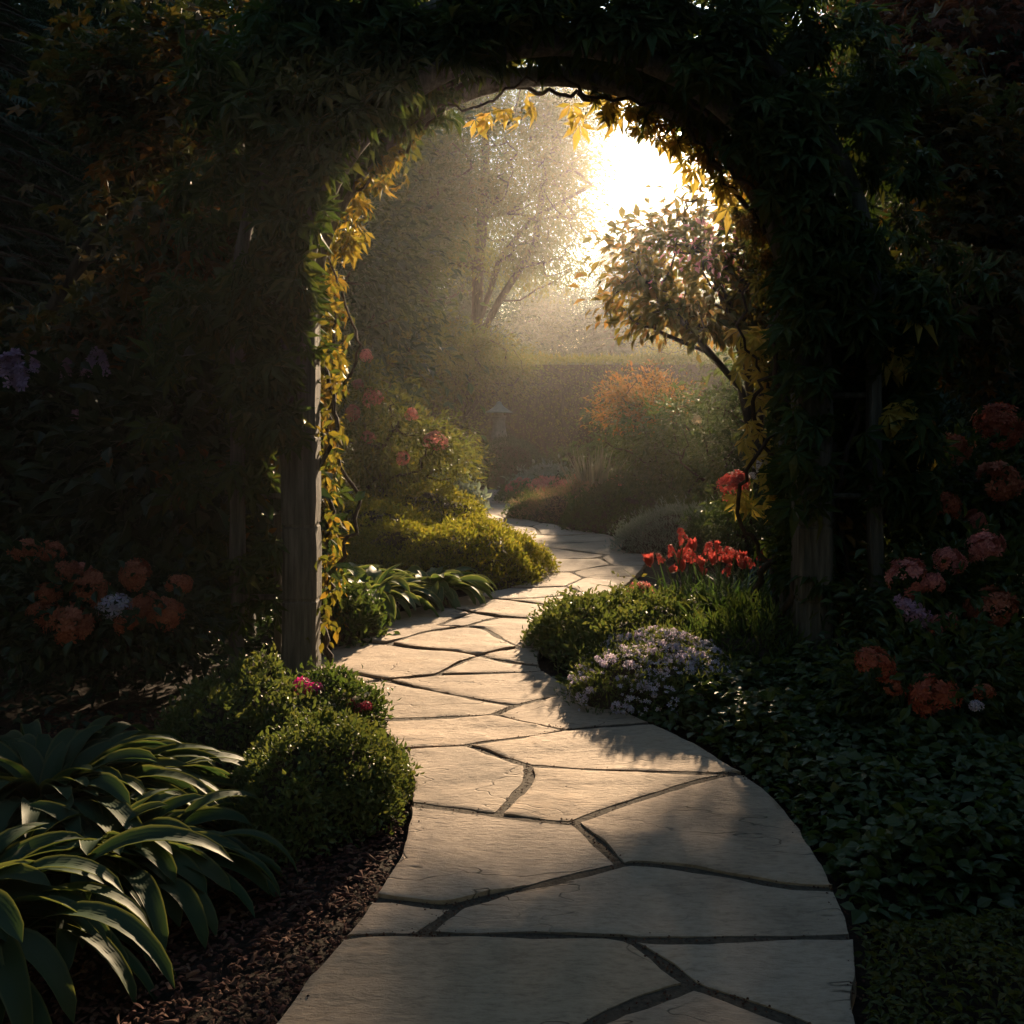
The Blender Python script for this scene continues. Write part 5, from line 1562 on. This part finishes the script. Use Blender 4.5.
# dark shrubs left of the arch
lsp = [spike_head('lspike%d' % k, [M['p_lilac']], seed=k) for k in range(2)]
r_ = flower_shrub('lilac_bush', np.array([-3.05, 6.2, 0]), "lilac bush with pale purple spikes at the left edge", "lilac", [c3(60, 430, 6.2, 95, 55, 60), c3(130, 420, 6.1, 60, 45, 50), c3(20, 480, 6.2, 60, 60, 50)], 'dark', [], 131, n=150, n_per=34, size=.11, tmpl=T_OV, sigma=.16) if False else \
    woody('lilac_bush', np.array([-3.05, 6.2, 0]), "lilac bush with pale purple spikes at the left edge", "lilac", [c3(60, 430, 6.2, 95, 50, 60), c3(130, 420, 6.1, 60, 40, 50), c3(20, 480, 6.2, 60, 60, 50)], 'dark', n=150, n_per=34, sigma=.16, size=.11, tmpl=T_OV, seed=131, trunkname='stem', crownname='foliage')
rngf = np.random.default_rng(132)
for k, (px, py, s) in enumerate(((8, 386, 30), (24, 388, 32), (66, 378, 26), (86, 376, 26), (105, 374, 26), (75, 433, 26), (35, 372, 20))):
    put_head(r_, lsp[k % 2], P(px, py, 5.75), s * 5.75 / F, rngf, tilt=.2)
woody('broadleaf_shrub', np.array([-2.05, 5.9, 0]), "dark broad-leaved shrub between the lilac and the left post", "shrub", [c3(165, 470, 5.8, 75, 60, 60), c3(225, 520, 5.7, 45, 60, 50), c3(120, 530, 5.8, 70, 45, 50), c3(200, 420, 5.8, 60, 45, 50)], 'dark', n=150, n_per=30, sigma=.15, size=.15, tmpl=T_OV, seed=133, trunkname='stem', crownname='foliage',
      extra=[([c3(180, 470, 5.5, 40, 40, 30)], 'maple', 12, 10, .12)])
aza = [(org[0], 25, 551, 4.9, 12), (org[1], 51, 551, 4.9, 12), (org[2], 66, 573, 4.85, 14), (org[0], 89, 588, 4.8, 18), (org[1], 48, 596, 4.8, 15), (org[2], 44, 614, 4.75, 13), (org[0], 72, 624, 4.7, 24), (org[1], 136, 576, 4.85, 15), (org[2], 179, 584, 4.85, 12), (org[0], 160, 613, 4.75, 20), (org[1], 146, 606, 4.8, 14),
       (blu, 116, 606, 4.75, 14), (org[2], 128, 622, 4.75, 12), (pnk[0], 82, 570, 4.85, 8)]
flower_shrub('azalea', np.array([-2.0, 5.0, 0]), "azalea with clustered orange heads left of the arch", "azalea", [c3(85, 620, 5.0, 85, 40, 60), c3(155, 620, 5.0, 50, 38, 45), c3(40, 600, 5.0, 50, 45, 45)], 'dark', aza, 134, n=120, n_per=34, size=.07, tmpl=T_OV)

# low rounded shrubs and the big hosta in front of the arch
mound('euphorbia_mound', [P(297, 860, 3.2)[0] - .02, 3.58, 0.], .32, .40, .27, "fine-leaved rounded green mound in front of the left post", "ground plant", 'box', n=16000, size=.022, tmpl=T_OV, seed=13.4, amp=.2, rough=.55)
mound('euphorbia_mound', [P(225, 800, 3.9)[0], 4.25, 0.], .40, .36, .28, "darker low mound half hidden behind the big hosta", "ground plant", 'box', n=8000, size=.026, tmpl=T_OV, seed=14.0, amp=.2, rough=.5)
r_, par = mound('edging_plant', [P(335, 712, 4.5)[0] - .05, 4.5, 0.], .26, .30, .24, "dark trailing plant with magenta and wine blooms at the post foot", "flowering plant", 'mid', n=5000, size=.026, tmpl=T_OV, seed=14.8, amp=.12, rough=.25)
rngf = np.random.default_rng(141)
mag = ball_head('mag', [M['p_mag']], 40, squash=.7, flor=.42, seed=90)
win = ball_head('win', [M['p_wine']], 26, squash=.7, flor=.5, seed=91)
for px, py, Y, s in ((303, 688, 4.35, 11), (313, 690, 4.35, 8)):
    put_head(r_, mag, P(px, py, Y), s * Y / F, rngf)
for px, py in ((350, 703), (358, 708), (345, 711), (366, 706), (352, 716), (335, 700)):
    put_head(r_, win, P(px, py, 4.35), 5 * 4.35 / F, rngf)
p, nr = mound_pts(par, 16, rngf, .2, .95)
for k in range(16):
    put_head(r_, whitecl, p[k] + nr[k] * .012, .012, rngf, 'white_flower')

hosta('hosta', (P(34, 900, 3.25)[0], 3.32), "huge dark hosta with arching ribbed leaves at bottom left", 340, .62, .050, 151, 'hosta', rad=.17)
hosta('hosta', (P(95, 900, 2.95)[0], 2.98), "lower dark hosta spilling toward the bark mulch", 190, .48, .05, 153, 'hosta', rad=.14)
hosta('hosta', (P(-50, 900, 2.65)[0], 2.6), "dark hosta cut by the left picture edge", 190, .58, .054, 152, 'hosta', rad=.15)

# bark mulch in the left bed
def mulch():
    rng = np.random.default_rng(77)
    n = 26000
    q = np.column_stack([-2.2 + 2.2 * rng.random(n), 1.6 + 3.2 * rng.random(n)])
    q = q[~inside(q, OUTLINE)]
    q = q[(q[:, 0] < .2)]
    p = np.column_stack([q, -.012 + .022 * rng.random(len(q)) + .004])
    mb = MB()
    tv = np.array([[-.5, 0, 0], [.5, 0, 0], [.42, 1, .1], [-.38, .9, .05], [0, .5, .35]])
    tf = np.array([[0, 1, 4], [1, 2, 4], [2, 3, 4], [3, 0, 4]])
    s = np.column_stack([.007 + .008 * rng.random(len(q)), .012 + .03 * rng.random(len(q)) ** 2, .012 * np.ones(len(q))])
    scatter(mb, (tv, tf), p, np.column_stack([rng.normal(size=(len(q), 2)), .12 * rng.normal(size=len(q))]), np.array([0, 0, 1.]) + rng.normal(size=p.shape) * .3, s)
    tag(mb.build('mulch', M['mulch'], None, (-.9, 3.2, 0)), "dark reddish bark mulch in the left bed", "mulch", kind='stuff')
mulch()
